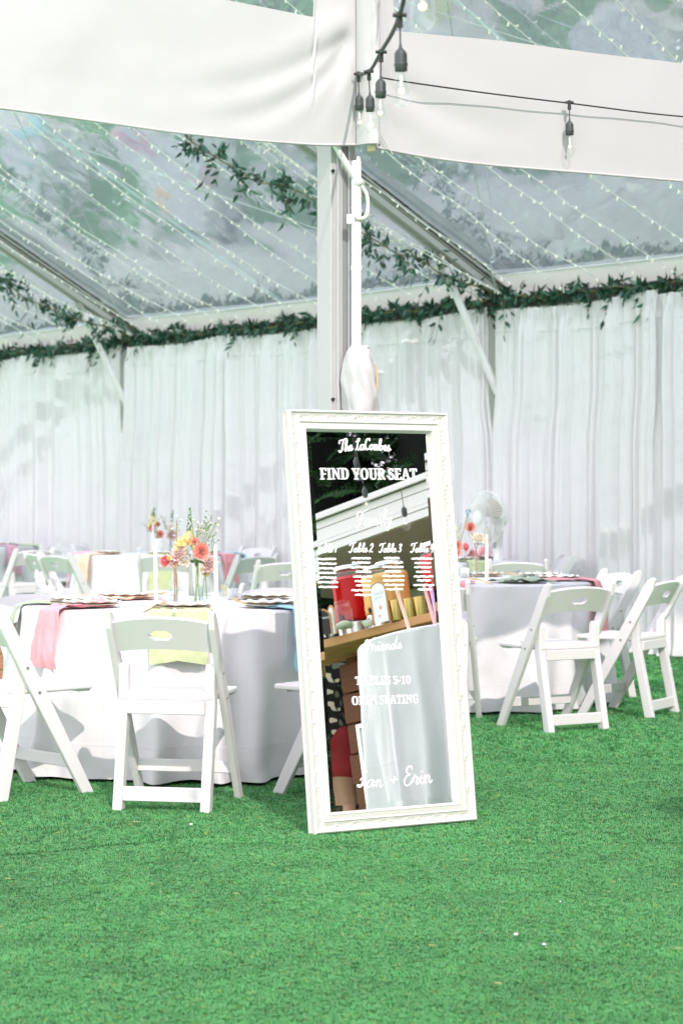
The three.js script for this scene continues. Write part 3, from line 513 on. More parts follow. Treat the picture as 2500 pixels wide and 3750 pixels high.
for (const [T, sd, folds, label] of [[T1, 61, 15, 'white tablecloth on the near left round table, hanging to the grass'], [T2, 62, 13, 'white tablecloth on the right round table behind the mirror'], [T3, 63, 15, 'white tablecloth on the far middle round table with hanging peach napkin'], [T4, 64, 14, 'white tablecloth on the far round table at the left picture edge'], [T6, 66, 14, 'white tablecloth beyond the left picture edge, showing only mirrored in the clear roof'], [T5, 65, 14, 'white tablecloth on the far round table before the floor fan']]) {
  const c = new THREE.Mesh(clothGeo(TR, TOP, folds + 4, 0.12, sd), cloth); c.name = numbered('tablecloth'); c.position.set(T.x, 0, T.z); scene.add(c); tag(c, label, 'tablecloth', 'white cloths over round tables');
  c.rotation.y = sd * 1.7;
}
// ------------------------------------------------------------------ napkins
const napColors = { pink: [0.86, 0.37, 0.41], sage: [0.56, 0.62, 0.36], green: [0.40, 0.48, 0.35], peach: [0.95, 0.62, 0.46], mauve: [0.76, 0.42, 0.54], blue: [0.40, 0.70, 0.80] };
const napMat = (c) => mat('napkin_' + c, napColors[c], 0.95, { bumpMap: withRepeat(wrinkle, 3.2), bumpScale: 0.008, transmission: 0.15, thickness: 0 });
function napkin(T, deg, width, hang, inner, color, label, sd, o = {}) {
  const a = deg * Math.PI / 180, ca = Math.cos(a), sa = Math.sin(a), L1 = TR - inner, R = TR + 0.02;
  const g = (layer) => grid(26, 60, (u, v) => {
    const L = (L1 + hang) * v, pinch = 1 - (o.pinch ?? 0.25) * Math.exp(-Math.pow((L - L1) / 0.09, 2)), wob = 0.35 * width * 0.12 * nz(v * 3, sd);
    let x = (u - 0.5) * width * pinch * (1 + 0.08 * nz(v * 4, sd + 2)) + wob, r, y;
    const rum = (o.calm ?? 1) * 0.012 * Math.abs(nz(u * 4 + sd, v * 5)) + (o.calm ?? 1) * 0.010 * Math.pow(Math.abs(Math.sin(u * 9 + 3 * nz(v * 3, sd))), 2) * (0.5 + 0.5 * nz(v * 6, sd, u * 2)) + (o.crumple ?? 0) * Math.pow(Math.max(0, nz(u * 2.6 + sd, v * 3.2) + 0.25), 1.2);
    const off = 0.005 + rum + layer * 0.005 * Math.sin(u * Math.PI) + layer * 0.001;
    if (L < L1) { r = inner + L; y = TOP + off; const e = (r - (TR - 0.05)) / 0.05; if (e > 0) y -= 0.002 * e * e; } else { const k = L - L1; r = R + off + k * 0.09 + 0.02 * Math.min(1, k * 14); y = TOP + 0.004 - k + 0.006 * Math.exp(-k * 40); if (v > 0.985) y += 0; y += -(o.tip ?? 0.25) * width * 0.25 * (Math.abs(u - 0.5) - 0.25) * sstep(0.6, 1, v); }
    const rx = Math.sqrt(Math.max(0, 1 - Math.pow(x / R, 2))); const rad = L < L1 ? r : r - (1 - rx) * R;
    return [T.x + sa * rad + ca * x, y, T.z + ca * rad - sa * x, u * width, L];
  });
  const m = solo('napkin', [g(0), g(1)], napMat(color), label, 'napkin', 'coloured cloth napkins on the tables');
  return m;
}
napkin(T1, -45, 0.19, 0.26, 0.50, 'pink', 'crumpled pink napkin hanging over the front left edge of the near table', 1, { crumple: 0.03, pinch: 0.2 });
napkin(T1, 2, 0.26, 0.22, 0.58, 'sage', 'light green napkin hanging behind the slotted backrest of the near chair', 2, { pinch: -0.05, tip: 0.6 });
napkin(T1, -80, 0.15, 0.20, 0.36, 'green', 'dark green napkin bending over the left edge of the near table', 3, { pinch: 0.1 });
napkin(T1, 46, 0.20, 0.27, 0.50, 'blue', 'sky blue napkin on the near table beside the mirror frame', 4, {});
napkin(T1, -138, 0.30, 0.0, 0.36, 'peach', 'peach napkin lying flat under a plate at the far left of the near table', 5, { crumple: 0.01 });
napkin(T2, 70, 0.24, 0.33, 0.42, 'pink', 'pink napkin hanging down the right side of the right table', 6, { crumple: 0.01 });
napkin(T2, 30, 0.33, -0.05, 0.40, 'green', 'dull green napkin lying in a heap on the front of the right table', 7, { crumple: 0.035, pinch: 0, calm: 0.4 });
napkin(T2, 122, 0.20, 0.0, 0.42, 'blue', 'pale blue napkin lying flat at the far right of the right table', 8, {});
napkin(T2, -9, 0.16, 0.03, 0.52, 'pink', 'pink napkin corner on the right table touching the mirror frame', 9, {});
napkin(T3, -52, 0.19, 0.26, 0.46, 'peach', 'peach napkin hanging from the far middle table', 10, { pinch: 0.05 });
napkin(T3, -84, 0.16, 0.46, 0.40, 'mauve', 'dark mauve napkin hanging at the left end of the far middle table', 11, {});
napkin(T3, 6, 0.20, 0.32, 0.50, 'sage', 'light green napkin hanging under the far chair back, on the middle table', 12, { pinch: 0 });
napkin(T3, 58, 0.22, 0.27, 0.46, 'pink', 'pink napkin hanging from the right side of the far middle table', 13, { pinch: -0.1 });
napkin(T3, 84, 0.20, 0.04, 0.42, 'blue', 'sky blue napkin at the right end of the far middle table', 14, {});
napkin(T4, 46, 0.19, 0.30, 0.46, 'mauve', 'mauve pink napkin hanging at the left picture edge', 15, {});
napkin(T4, 80, 0.22, 0.02, 0.30, 'sage', 'light green napkin flat on the table at the left picture edge', 16, {});
napkin(T6, 40, 0.3, 0.2, 0.3, 'blue', 'sky blue napkin showing only mirrored at the left of the clear roof', 19, {});
napkin(T4, 170, 0.3, 0.05, 0.3, 'peach', 'peach napkin at the back of the left-edge table, mirrored in the clear roof', 20, {});
napkin(T4, -60, 0.3, 0.1, 0.3, 'mauve', 'mauve napkin at the far left of the left-edge table, mirrored in the clear roof', 21, {});
napkin(T5, 30, 0.20, 0.26, 0.48, 'sage', 'light green napkin hanging from the far table before the fan', 17, { pinch: 0 });
napkin(T5, 118, 0.26, -0.06, 0.44, 'pink', 'pink napkin bunched up on the far table before the fan', 18, { crumple: 0.14 });
// ------------------------------------------------------------------ plates, cutlery, glassware
{
  const chargerG = lathe([[0.0005, 0], [0.09, 0.001], [0.118, 0.006], [0.136, 0.009], [0.139, 0.011], [0.135, 0.012], [0.118, 0.010], [0.09, 0.006], [0.0005, 0.005]], 40);
  const plateG = grid(72, 10, (u, v) => { const a = u * 6.2832, sc = 1 + 0.035 * Math.cos(a * 12) * v * v, r = 0.134 * v * sc; return [Math.cos(a) * r, 0.008 + 0.012 * Math.pow(v, 3) + 0.004 * Math.cos(a * 12) * Math.pow(v, 4), Math.sin(a) * r]; }, true);
  const tan = mat('rattan_tan', [0.84, 0.75, 0.60], 0.7), china = mat('white_china', [0.82, 0.81, 0.78], 0.25);
  const base = new THREE.Group(); part('charger', chargerG.scale(1, 0.6, 1), tan, base); part('plate', plateG, china, base);
  let first = true;
  const plate = (T, deg, r, label, up = 0) => { const o = first ? base : base.clone(); first = false; const a = deg * Math.PI / 180; o.name = numbered('plate_setting'); o.position.set(T.x + Math.sin(a) * r, TOP + 0.005 + up * 0.6, T.z + Math.cos(a) * r); o.rotation.y = a; scene.add(o); tag(o, label, 'plate', 'scalloped white plates on tan chargers'); };
  plate(T1, 3, 0.60, 'scalloped white plate above the light green napkin of the near table', 0.012);
  plate(T1, -48, 0.55, 'scalloped white plate above the pink napkin of the near table', 0.012);
  plate(T1, -84, 0.52, 'scalloped white plate on the dark green napkin of the near table', 0.014);
  plate(T1, -138, 0.52, 'scalloped white plate on the flat peach napkin of the near table', 0.01);
  plate(T1, 47, 0.56, 'scalloped white plate on the blue napkin beside the mirror', 0.012);
  plate(T1, 140, 0.55, 'white plate at the far right of the near table, left of the mirror');
  plate(T2, 75, 0.54, 'scalloped white plate on the pink napkin of the right table', 0.01);
  plate(T2, 122, 0.54, 'white plate on the pale blue napkin of the right table', 0.01);
  plate(T2, 168, 0.54, 'white plate at the back of the right table');
  plate(T2, -160, 0.54, 'white plate on the far side of the right table near the flowers');
  plate(T3, 6, 0.56, 'small far plate above the light green napkin of the middle table', 0.012);
  plate(T3, -55, 0.54, 'small far plate above the peach napkin of the middle table', 0.012);
  plate(T3, 60, 0.54, 'small far plate above the pink napkin of the middle table', 0.012);
  plate(T4, 62, 0.50, 'small far plate on the table at the left picture edge', 0.012);
  plate(T5, 30, 0.56, 'small far plate above the light green napkin before the fan', 0.012);
  plate(T5, 96, 0.52, 'small far plate beside the bunched pink napkin', 0.01);
  plate(T5, 160, 0.5, 'small far plate at the back of the table before the fan');
  const fork = new THREE.Group();
  part('handle', tube([V(0, 0.004, 0.10), V(0, 0.006, 0.04), V(0, 0.010, -0.02), V(0, 0.006, -0.045)], 0.0036, 14, 6), goldMetal, fork);
  part('tines', [box(0.026, 0.003, 0.022, 0, 0.006, -0.052, 0.0014), ...[-0.0105, -0.0035, 0.0035, 0.0105].map((x) => tube([V(x, 0.006, -0.06), V(x, 0.005, -0.085), V(x, 0.010, -0.105)], 0.0018, 6, 5))], goldMetal, fork);
  let ff = true;
  const putFork = (px, py, deg, label, tilt = 0.15) => { const d = F * (EYE - TOP) / (py - HORIZON), p = at(px, py, d), o = ff ? fork : fork.clone(); ff = false; o.name = numbered('fork'); o.position.set(p.x, TOP + 0.012, p.z); o.rotation.set(tilt, deg * Math.PI / 180, 0); scene.add(o); tag(o, label, 'fork', 'gold forks on the tables'); };
  putFork(565, 2238, -25, 'gold fork left of the light green napkin on the near table', 0.2); putFork(893, 2224, 30, 'gold fork on the near table left of the blue napkin', 0.2);
  putFork(535, 2192, -60, 'gold fork beside the peach napkin plate'); putFork(826, 2184, 10, 'dark-tined fork near the right candle of the near table', 0.35);
  putFork(1760, 2138, 40, 'gold fork left of the dull green napkin on the right table', 0.2); putFork(1850, 2110, 70, 'gold fork at the middle of the right table');
}
{
  const wax = mat('candle_wax', [0.88, 0.85, 0.78], 0.6, { transmission: 0.12, thickness: 0 });
  const candleG = lathe([[0.0115, 0], [0.0115, 0.17], [0.0095, 0.262], [0.005, 0.272], [0.0004, 0.275]], 18), wickG = rod(V(0, 0.272, 0), V(0.001, 0.283, 0), 0.0008, 5);
  const holderG = lathe([[0.0005, 0], [0.026, 0], [0.027, 0.006], [0.016, 0.012], [0.0135, 0.026], [0.0145, 0.034], [0.0125, 0.034]], 20);
  const candle = (px, py, T, label, h = 1, lean = 0) => { const p = onTable(px, py), o = thing('taper_candle', label, 'candle', [p.x, TOP + 0.003, p.z], 0, 'ivory taper candles'); o.rotation.z = lean; part('wax', candleG.clone().scale(0.84, h, 0.84).translate(0, 0.006, 0), wax, o); part('wick', wickG.clone().translate(0, 0.006 + 0.275 * (h - 1), 0), black, o); part('holder', holderG, glass, o); };
  const onTable = (px, py) => at(px, py, F * (EYE - TOP) / (py - HORIZON));
  candle(574, 2207, T1, 'left ivory taper candle on the near table', 1.0, 0.03); candle(793, 2208, T1, 'right ivory taper candle on the near table', 1.0, 0.02);
  candle(1781, 2124, T2, 'ivory taper candle on the right table in front of the fan'); candle(560, 2022, T3, 'ivory taper candle on the far middle table left of the white pot', 1.0, -0.01);
  const voG = [lathe([[0.0005, 0], [0.021, 0], [0.0225, 0.004], [0.024, 0.046], [0.0215, 0.046], [0.019, 0.008], [0.0005, 0.008]], 18)];
  const votive = (px, py, label, k = 1) => { const p = onTable(px, py), o = thing('votive_holder', label, 'votive', [p.x, TOP + 0.003, p.z], 0, 'glass votive holders'); part('cup', voG.map((g) => g.clone().scale(k, k, k)), mat('frosted_glass', [0.9, 0.92, 0.92], 0.35, { transmission: 0.6, thickness: 0 }), o); part('tealight', lathe([[0.0005, 0.008], [0.017, 0.008], [0.017, 0.022], [0.0005, 0.021]], 16).scale(k, k, k), wax, o); };
  votive(666, 2212, 'glass votive in front of the vases on the near table'); votive(851, 2196, 'glass votive right of the right candle on the near table', 1.15);
  votive(1700, 2116, 'tall stacked glass votive left of the vase on the right table', 1.3); votive(1678, 2098, 'glass votive by the mirror edge on the right table', 1.2);
  votive(513, 2022, 'small glass votive left of the far candle on the middle table'); votive(640, 2246, 'small frosted votive near the front plate of the near table', 0.4);
  // a clear slanted card on the near table
  const a = onTable(655, 2207), crd = thing('table_card', 'slanted clear acrylic card leaning on the near table among the vases', 'card', [a.x, TOP + 0.004, a.z]);
  const c = new RoundedBoxGeometry(0.13, 0.003, 0.10, 2, 0.0012); c.rotateZ(-0.885); c.rotateY(0.12); c.translate(0.012, 0.056, 0.02);
  part('card', c, mat('iridescent_acrylic', [0.80, 0.88, 0.95], 0.12, { transmission: 0.45, thickness: 0 }), crd);
}

// ------------------------------------------------------------------ flowers in glass bottles
const onTop = (px, py) => at(px, py, F * (EYE - TOP) / (py - HORIZON));
{
  const stemM = mat('flower_stem', [0.20, 0.30, 0.08], 0.6), stemBrown = mat('flower_stem_brown', [0.34, 0.20, 0.10], 0.7), leafM = mat('flower_leaf', [0.10, 0.22, 0.06], 0.6);
  const coral = mat('petal_coral', [0.95, 0.50, 0.42], 0.7, { transmission: 0.2, thickness: 0 }), red = mat('petal_red', [0.92, 0.30, 0.32], 0.7), blush = mat('petal_blush', [0.90, 0.70, 0.66], 0.7, { transmission: 0.2, thickness: 0 }), cream = mat('petal_cream', [0.90, 0.84, 0.72], 0.7, { transmission: 0.2, thickness: 0 }), yellow = mat('petal_yellow', [0.90, 0.76, 0.34], 0.7, { transmission: 0.2, thickness: 0 }), sky = mat('petal_blue', [0.62, 0.74, 0.90], 0.7, { transmission: 0.2, thickness: 0 }), eyeM = mat('flower_eye', [0.62, 0.42, 0.08], 0.8);
  const petal = (len, w, cup) => grid(3, 4, (u, v) => { const b = Math.sin(Math.PI * Math.min(0.93, v * 0.9 + 0.06)) * w * (u - 0.5) * 2; return [b, len * v, cup * len * v * v + 0.5 * w * Math.pow(Math.abs(u - 0.5) * 2, 2)]; });
  const orient = (g, yDir, zDir, p, s = 1) => { const y = yDir.clone().normalize(), x = y.clone().cross(zDir).normalize(), z = x.clone().cross(y); return g.clone().applyMatrix4(new THREE.Matrix4().makeBasis(x.multiplyScalar(s), y.multiplyScalar(s), z.multiplyScalar(s)).setPosition(p)); };
  function disc(rad, rings, face, p, w = 0.26) {         // a dahlia: rings of petals round the direction it faces
    const f = face.clone().normalize(), a = Math.abs(f.y) < 0.9 ? V(0, 1, 0) : V(1, 0, 0), x = f.clone().cross(a).normalize(), y = f.clone().cross(x), out = [];
    for (let k = 0; k < rings; k++) { const n = 17 - k * 2, open = 1.35 - 1.05 * k / rings, L = rad * (1 - 0.62 * k / rings); for (let i = 0; i < n; i++) { const t = (i + (k % 2) * 0.5) / n * 6.2832 + rr(-0.06, 0.06), r = x.clone().multiplyScalar(Math.cos(t)).addScaledVector(y, Math.sin(t)), d = r.clone().multiplyScalar(Math.sin(open)).addScaledVector(f, Math.cos(open)); out.push(orient(petal(L * rr(0.9, 1.08), L * w * (0.8 + 0.3 * k / rings), 0.22), d, f, p.clone().addScaledVector(f, 0.004 * k))); } }
    return out;
  }
  function rose(rad, face, p) { const f = face.clone().normalize(), x = f.clone().cross(V(0.3, 0.2, 1)).normalize(), y = f.clone().cross(x), out = []; for (let k = 0; k < 5; k++) for (let i = 0; i < 5; i++) { const t = (i + k * 0.4) / 5 * 6.2832, r = x.clone().multiplyScalar(Math.cos(t)).addScaledVector(y, Math.sin(t)), o = 0.9 - 0.18 * k; out.push(orient(petal(rad * 1.25, rad * 0.62, -0.35 + 0.05 * k), r.clone().multiplyScalar(Math.sin(o)).addScaledVector(f, Math.cos(o)), r.clone().negate(), p.clone().addScaledVector(f, -rad * 0.5).addScaledVector(r, rad * 0.1 * (4 - k)))); } return out; }
  function blossoms(curve, u0, u1, n, rad, spread) { const out = [], eyes = []; for (let i = 0; i < n; i++) { const u = lerp(u0, u1, i / n), c = curve.getPoint(u), a = i * 2.4, d = V(Math.cos(a), rr(-0.2, 0.6), Math.sin(a)).normalize(), p = c.clone().addScaledVector(d, spread * (1.1 - 0.5 * (u - u0) / (u1 - u0))), s = rad * (1.1 - 0.6 * (u - u0) / (u1 - u0)); const x = d.clone().cross(V(0, 1, 0.2)).normalize(), y = d.clone().cross(x); for (let k = 0; k < 5; k++) { const t = k / 5 * 6.2832 + a, r = x.clone().multiplyScalar(Math.cos(t)).addScaledVector(y, Math.sin(t)); out.push(orient(petal(s, s * 0.42, 0.15), r.addScaledVector(d, 0.35), d, p)); } } return out; }
  function wisp(root, tip, n) { const mid = root.clone().lerp(tip, 0.5).add(V(rr(-0.015, 0.015), 0.01, rr(-0.02, 0.02))), cv = new THREE.CatmullRomCurve3([root, mid, tip]), st = [new THREE.TubeGeometry(cv, 12, 0.0013, 4)], lf = []; for (let i = 0; i < n; i++) { const u = lerp(0.35, 1, i / n), p = cv.getPoint(u), q = p.clone().add(V(rr(-0.028, 0.028), rr(0.004, 0.032), rr(-0.02, 0.02))); st.push(rod(p, q, 0.0007, 3)); for (let k = 0; k < 2; k++) lf.push(orient(petal(rr(0.006, 0.012), 0.003, 0.1), V(rr(-1, 1), rr(-0.2, 1), rr(-1, 1)), V(0.2, 0.3, 1), q)); } return [st, lf]; }
  const bottles = { bottle: [[0.0005, 0.002], [0.029, 0.002], [0.0315, 0.010], [0.0315, 0.085], [0.027, 0.105], [0.0145, 0.122], [0.0125, 0.135], [0.0125, 0.162], [0.0155, 0.168], [0.0155, 0.172]], cone: [[0.0005, 0.002], [0.030, 0.002], [0.033, 0.010], [0.0125, 0.125], [0.0115, 0.160], [0.0145, 0.170]], tall: [[0.0005, 0.002], [0.0255, 0.002], [0.027, 0.01], [0.016, 0.12], [0.0145, 0.160], [0.018, 0.168]] };
  let nB = 0;
  function vase(px, py, kind, label, k = 1) { const p = onTop(px, py), o = thing('glass_bottle_vase', label, 'vase', [p.x, TOP + 0.003, p.z], 0, 'clear glass bottle vases'); part('bottle', lathe(bottles[kind].map(([r, y]) => [r * k, y * k]), 30), glass, o); const water = lathe([[0.0005, 0.006], [0.027 * k, 0.006], [0.029 * k, 0.014], [kind === 'bottle' ? 0.0285 * k : 0.017 * k, 0.075 * k], [0.0005, 0.075 * k]], 24); part('water', water, mat('vase_water', [0.94, 0.97, 0.96], 0.0, { transmission: 1, thickness: 0, ior: 1.33 }), o); return p; }
  function bouquet(label, p, fn) { const t = thing('bouquet', label, 'flowers', [0, 0, 0], 0, 'flower bouquets on the tables'); fn(t, (px, py, dz = 0) => at(px, py, -p.z + dz), (h, r = 0.008) => V(p.x + rr(-r, r), TOP + h, p.z + rr(-r, r)), (q, dz = 0) => q); return t; }
  const stems = (t, tops, p, neckH, m = stemM) => part('stem', tops.map((q) => tube([V(p.x + rr(-0.016, 0.016), TOP + 0.012, p.z + rr(-0.012, 0.012)), V(p.x + rr(-0.005, 0.005), TOP + neckH, p.z + rr(-0.005, 0.005)), q.clone().lerp(V(p.x, TOP + neckH, p.z), 0.4), q], 0.0024, 18, 6)), m, t);
  const tocam = V(0, 0.15, 1);

  const pA = vase(642, 2212, 'bottle', 'round-shouldered bottle vase holding the red dahlia on the near table'), pB = vase(724, 2212, 'bottle', 'tallest bottle vase holding the big coral dahlia on the near table', 1.02), pC = vase(752, 2201, 'bottle', 'bottle vase behind the others on the near table, beside the right candle', 0.92);
  reseed(71);
  bouquet('red dahlia with blush and pale blue blossoms, left bouquet on the near table', pA, (t, q) => {
    const f1 = q(612, 2055, 0.0), f2 = q(655, 2032, 0.01), f3 = q(640, 2050, 0.02), b1 = q(668, 2005, 0.02), b2 = q(690, 2020, 0.02), w1 = q(648, 1905, 0.04);
    stems(t, [f1, f2, f3, b2, w1], pA, 0.16, stemBrown);
    part('dahlia', disc(0.032, 5, V(-0.55, 0.05, 0.8), f1, 0.3), red, t); part('dahlia_heart', disc(0.014, 3, V(-0.2, 0.4, 0.9), f1.clone().add(V(0.012, 0.012, 0.02))), yellow, t);
    part('rose', rose(0.030, V(0.1, 0.3, 1), f2), blush, t); part('rose', rose(0.026, V(-0.2, 0.1, 1), f3), blush, t); part('rose', rose(0.024, V(0.3, 0.3, 1), q(676, 2050, 0.01)), cream, t);
    const c = new THREE.CatmullRomCurve3([q(690, 2055), b2, b1, q(650, 1975, 0.02)]); part('delphinium', blossoms(c, 0.05, 0.95, 12, 0.014, 0.010), sky, t);
    const [s, l] = wisp(q(650, 2010, 0.03), w1, 12); part('wisp_stem', s, stemM, t); part('wisp_flower', l, sky, t);
  });
  bouquet('large coral dahlia with yellow stock and a green spike, middle bouquet on the near table', pB, (t, q) => {
    const f1 = q(737, 2020, -0.02), f2 = q(714, 1986, 0.01), y1 = q(690, 1960, 0.02), y2 = q(668, 1988, 0.02), sp = q(696, 1858, 0.01);
    stems(t, [f1, f2, y1, y2, sp, q(705, 2030)], pB, 0.165);
    part('dahlia', disc(0.047, 6, V(0.05, 0.12, 1), f1), coral, t); part('dahlia_heart', disc(0.014, 3, V(0.05, 0.12, 1), f1.clone().add(V(0, 0, 0.012))), yellow, t);
    part('dahlia', disc(0.024, 4, V(-0.1, 0.7, 0.7), f2), coral, t);
    for (const [a, b] of [[[690, 2000], [692, 1940]], [[660, 2005], [668, 1968]]]) part('stock_blossoms', blossoms(new THREE.CatmullRomCurve3([q(...a, 0.02), q((a[0] + b[0]) / 2, (a[1] + b[1]) / 2, 0.02), q(...b, 0.02)]), 0, 1, 12, 0.021, 0.014), yellow, t);
    const c = new THREE.CatmullRomCurve3([q(692, 1945, 0.01), q(694, 1900, 0.01), sp]); part('green_spike', blossoms(c, 0, 1, 22, 0.008, 0.006), leafM, t);
    for (const [x, y] of [[775, 1892], [800, 1905], [757, 1915], [792, 1958], [728, 1920], [748, 1930], [722, 1945]]) { const tip = q(x, y, rr(-0.02, 0.04)), [s, l] = wisp(q(735 + (x - 735) * 0.2, 2000, 0.01), tip, 10); part('wisp_stem', s, stemM, t); part('wisp_flower', l, x % 2 ? leafM : cream, t); }
    part('bottle_leaf', [0, 1, 2, 3, 4, 5].map((i) => orient(petal(0.04, 0.007, 0.3), V(rr(-1, 1), rr(-0.3, 0.7), rr(-0.3, 1)), V(0, 0, 1), q(712 + rr(-10, 10), 2072 + rr(-22, 8)))), leafM, t);
  });
  bouquet('pale pink rose leaning to the right, right bouquet on the near table', pC, (t, q) => {
    const f1 = q(765, 2066), g1 = q(752, 2090); stems(t, [f1, g1], pC, 0.15); part('rose', rose(0.034, V(0.2, 0.2, 1), f1), blush, t); part('rose', rose(0.02, V(0.6, 0.4, 0.8), q(750, 2092, 0.01)), yellow, t);
    const [s, l] = wisp(q(760, 2060), q(785, 1985), 9); part('wisp_stem', s, stemM, t); part('wisp_flower', l, leafM, t);
  });
  const pD = vase(1743, 2124, 'tall', 'slim bottle vase with two crossing stems on the right table'), pE = vase(1668, 2122, 'bottle', 'bottle vase on the right table, cut by the mirror frame');
  bouquet('coral dahlia above a cream rose, bouquet in front of the fan', pD, (t, q) => {
    const f1 = q(1722, 1931), f2 = q(1751, 1972); stems(t, [f1, f2], pD, 0.165, stemBrown); part('dahlia', disc(0.037, 5, V(-0.1, 0.1, 1), f1, 0.28), coral, t); part('rose', rose(0.034, V(0.1, 0.8, 0.6), f2), cream, t);
    part('sepal', [0, 1, 2, 3].map((k) => orient(petal(0.022, 0.006, 0.3), V(Math.cos(k * 1.57), -0.25, Math.sin(k * 1.57)), V(0, 1, 0), q(1748, 1993))), leafM, t);
    part('dahlia_heart', disc(0.012, 2, V(-0.1, -0.1, 1), q(1721, 1936, -0.02)), leafM, t);
    const c = new THREE.CatmullRomCurve3([q(1683, 1990), q(1700, 1930), q(1712, 1880), q(1716, 1866)]); part('delphinium_stem', new THREE.TubeGeometry(c, 16, 0.003, 5), stemM, t); part('delphinium', blossoms(c, 0.55, 1, 12, 0.014, 0.012), sky, t); part('buds', blossoms(c, 0.8, 1, 9, 0.009, 0.01), leafM, t);
  });
  bouquet('coral and blush dahlias half hidden by the mirror frame, right table', pE, (t, q) => {
    const f1 = q(1670, 1998), f2 = q(1698, 2004, -0.01), f3 = q(1672, 2024, -0.02), y1 = q(1664, 1936), y2 = q(1668, 1962); stems(t, [f1, f2, f3, y1], pE, 0.165);
    part('dahlia', disc(0.038, 5, V(0.2, 0.2, 1), f1, 0.28), coral, t); part('dahlia', disc(0.032, 4, V(0.8, 0.1, 0.6), f2, 0.24), red, t); part('dahlia', disc(0.026, 4, V(0.3, -0.2, 1), f3), coral, t);
    part('stock_blossoms', blossoms(new THREE.CatmullRomCurve3([y2, y1, q(1662, 1925)]), 0, 1, 6, 0.015, 0.008), yellow, t);
    for (const [x, y] of [[1690, 1915], [1708, 2045]]) { const [s, l] = wisp(q(1680, 1985), q(x, y), 7); part('wisp_stem', s, stemM, t); part('wisp_flower', l, cream, t); }
  });
  const pF = vase(624, 2020, 'tall', 'small far bottle vase right of the white pot, middle table'), pG = onTop(579, 2021);
  const pot = thing('flower_pot', 'white openwork pot on the far middle table', 'pot', [pG.x, TOP + 0.003, pG.z]);
  part('pot', lathe([[0.0005, 0], [0.036, 0], [0.040, 0.01], [0.046, 0.07], [0.045, 0.125], [0.041, 0.125], [0.040, 0.02], [0.0005, 0.012]], 26), mat('white_china'), pot);
  part('openwork', [0, 1, 2, 3, 4, 5, 6, 7].map((k) => { const a = k / 8 * 6.28, g = new THREE.TorusGeometry(0.014, 0.0035, 6, 14); g.scale(1, 1.7, 1); g.translate(0, 0.062, 0.046); g.rotateY(a); return g; }), mat('white_china'), pot);
  bouquet('coral dahlias with a tall yellow spike in the white pot on the far table', pG, (t, q) => {
    const f = [q(560, 1934), q(586, 1956), q(577, 1922), q(558, 1903)]; part('stem', f.map((p) => tube([V(pG.x, TOP + 0.05, pG.z), V(pG.x + rr(-0.02, 0.02), TOP + 0.14, pG.z), p], 0.003, 10, 5)), stemM, t);
    part('dahlia', disc(0.05, 5, V(-0.4, 0.3, 1), f[0], 0.28), coral, t); part('dahlia', disc(0.045, 5, V(0.3, 0.1, 1), f[1], 0.26), coral, t); part('dahlia', disc(0.032, 4, V(0.4, 0.5, 0.8), f[2]), red, t); part('dahlia_heart', disc(0.014, 2, V(0.4, 0.5, 0.8), f[2].clone().add(V(0.005, 0.008, 0.015))), leafM, t);
    const c = new THREE.CatmullRomCurve3([q(558, 1925), q(561, 1885), q(566, 1857)]); part('stock_blossoms', blossoms(c, 0, 0.5, 8, 0.032, 0.022), yellow, t); part('green_spike', blossoms(c, 0.4, 1, 14, 0.014, 0.01), leafM, t); part('spike_stem', new THREE.TubeGeometry(c, 8, 0.003, 5), stemM, t);
    for (const [x, y] of [[515, 1918], [530, 1925], [588, 1893], [540, 1945]]) { const [s, l] = wisp(q(565, 1955), q(x, y), 9); part('wisp_stem', s, stemM, t); part('wisp_flower', l, sky, t); }
  });
  bouquet('pale pink rose under a yellow stock spike in the far slim bottle', pF, (t, q) => {
    const f1 = q(630, 1960), sp = q(634, 1866); stems(t, [f1, sp], pF, 0.16); part('rose', rose(0.042, V(0.1, 0.3, 1), f1), blush, t);
    const c = new THREE.CatmullRomCurve3([q(625, 1945), q(629, 1905), sp]); part('stock_blossoms', blossoms(c, 0, 0.5, 9, 0.030, 0.018), cream, t); part('green_spike', blossoms(c, 0.45, 1, 14, 0.012, 0.008), leafM, t);
    for (const [x, y] of [[600, 1895], [590, 1890], [606, 1920]]) { const [s, l] = wisp(q(620, 1975), q(x, y), 9); part('wisp_stem', s, stemM, t); part('wisp_flower', l, leafM, t); }
  });
}

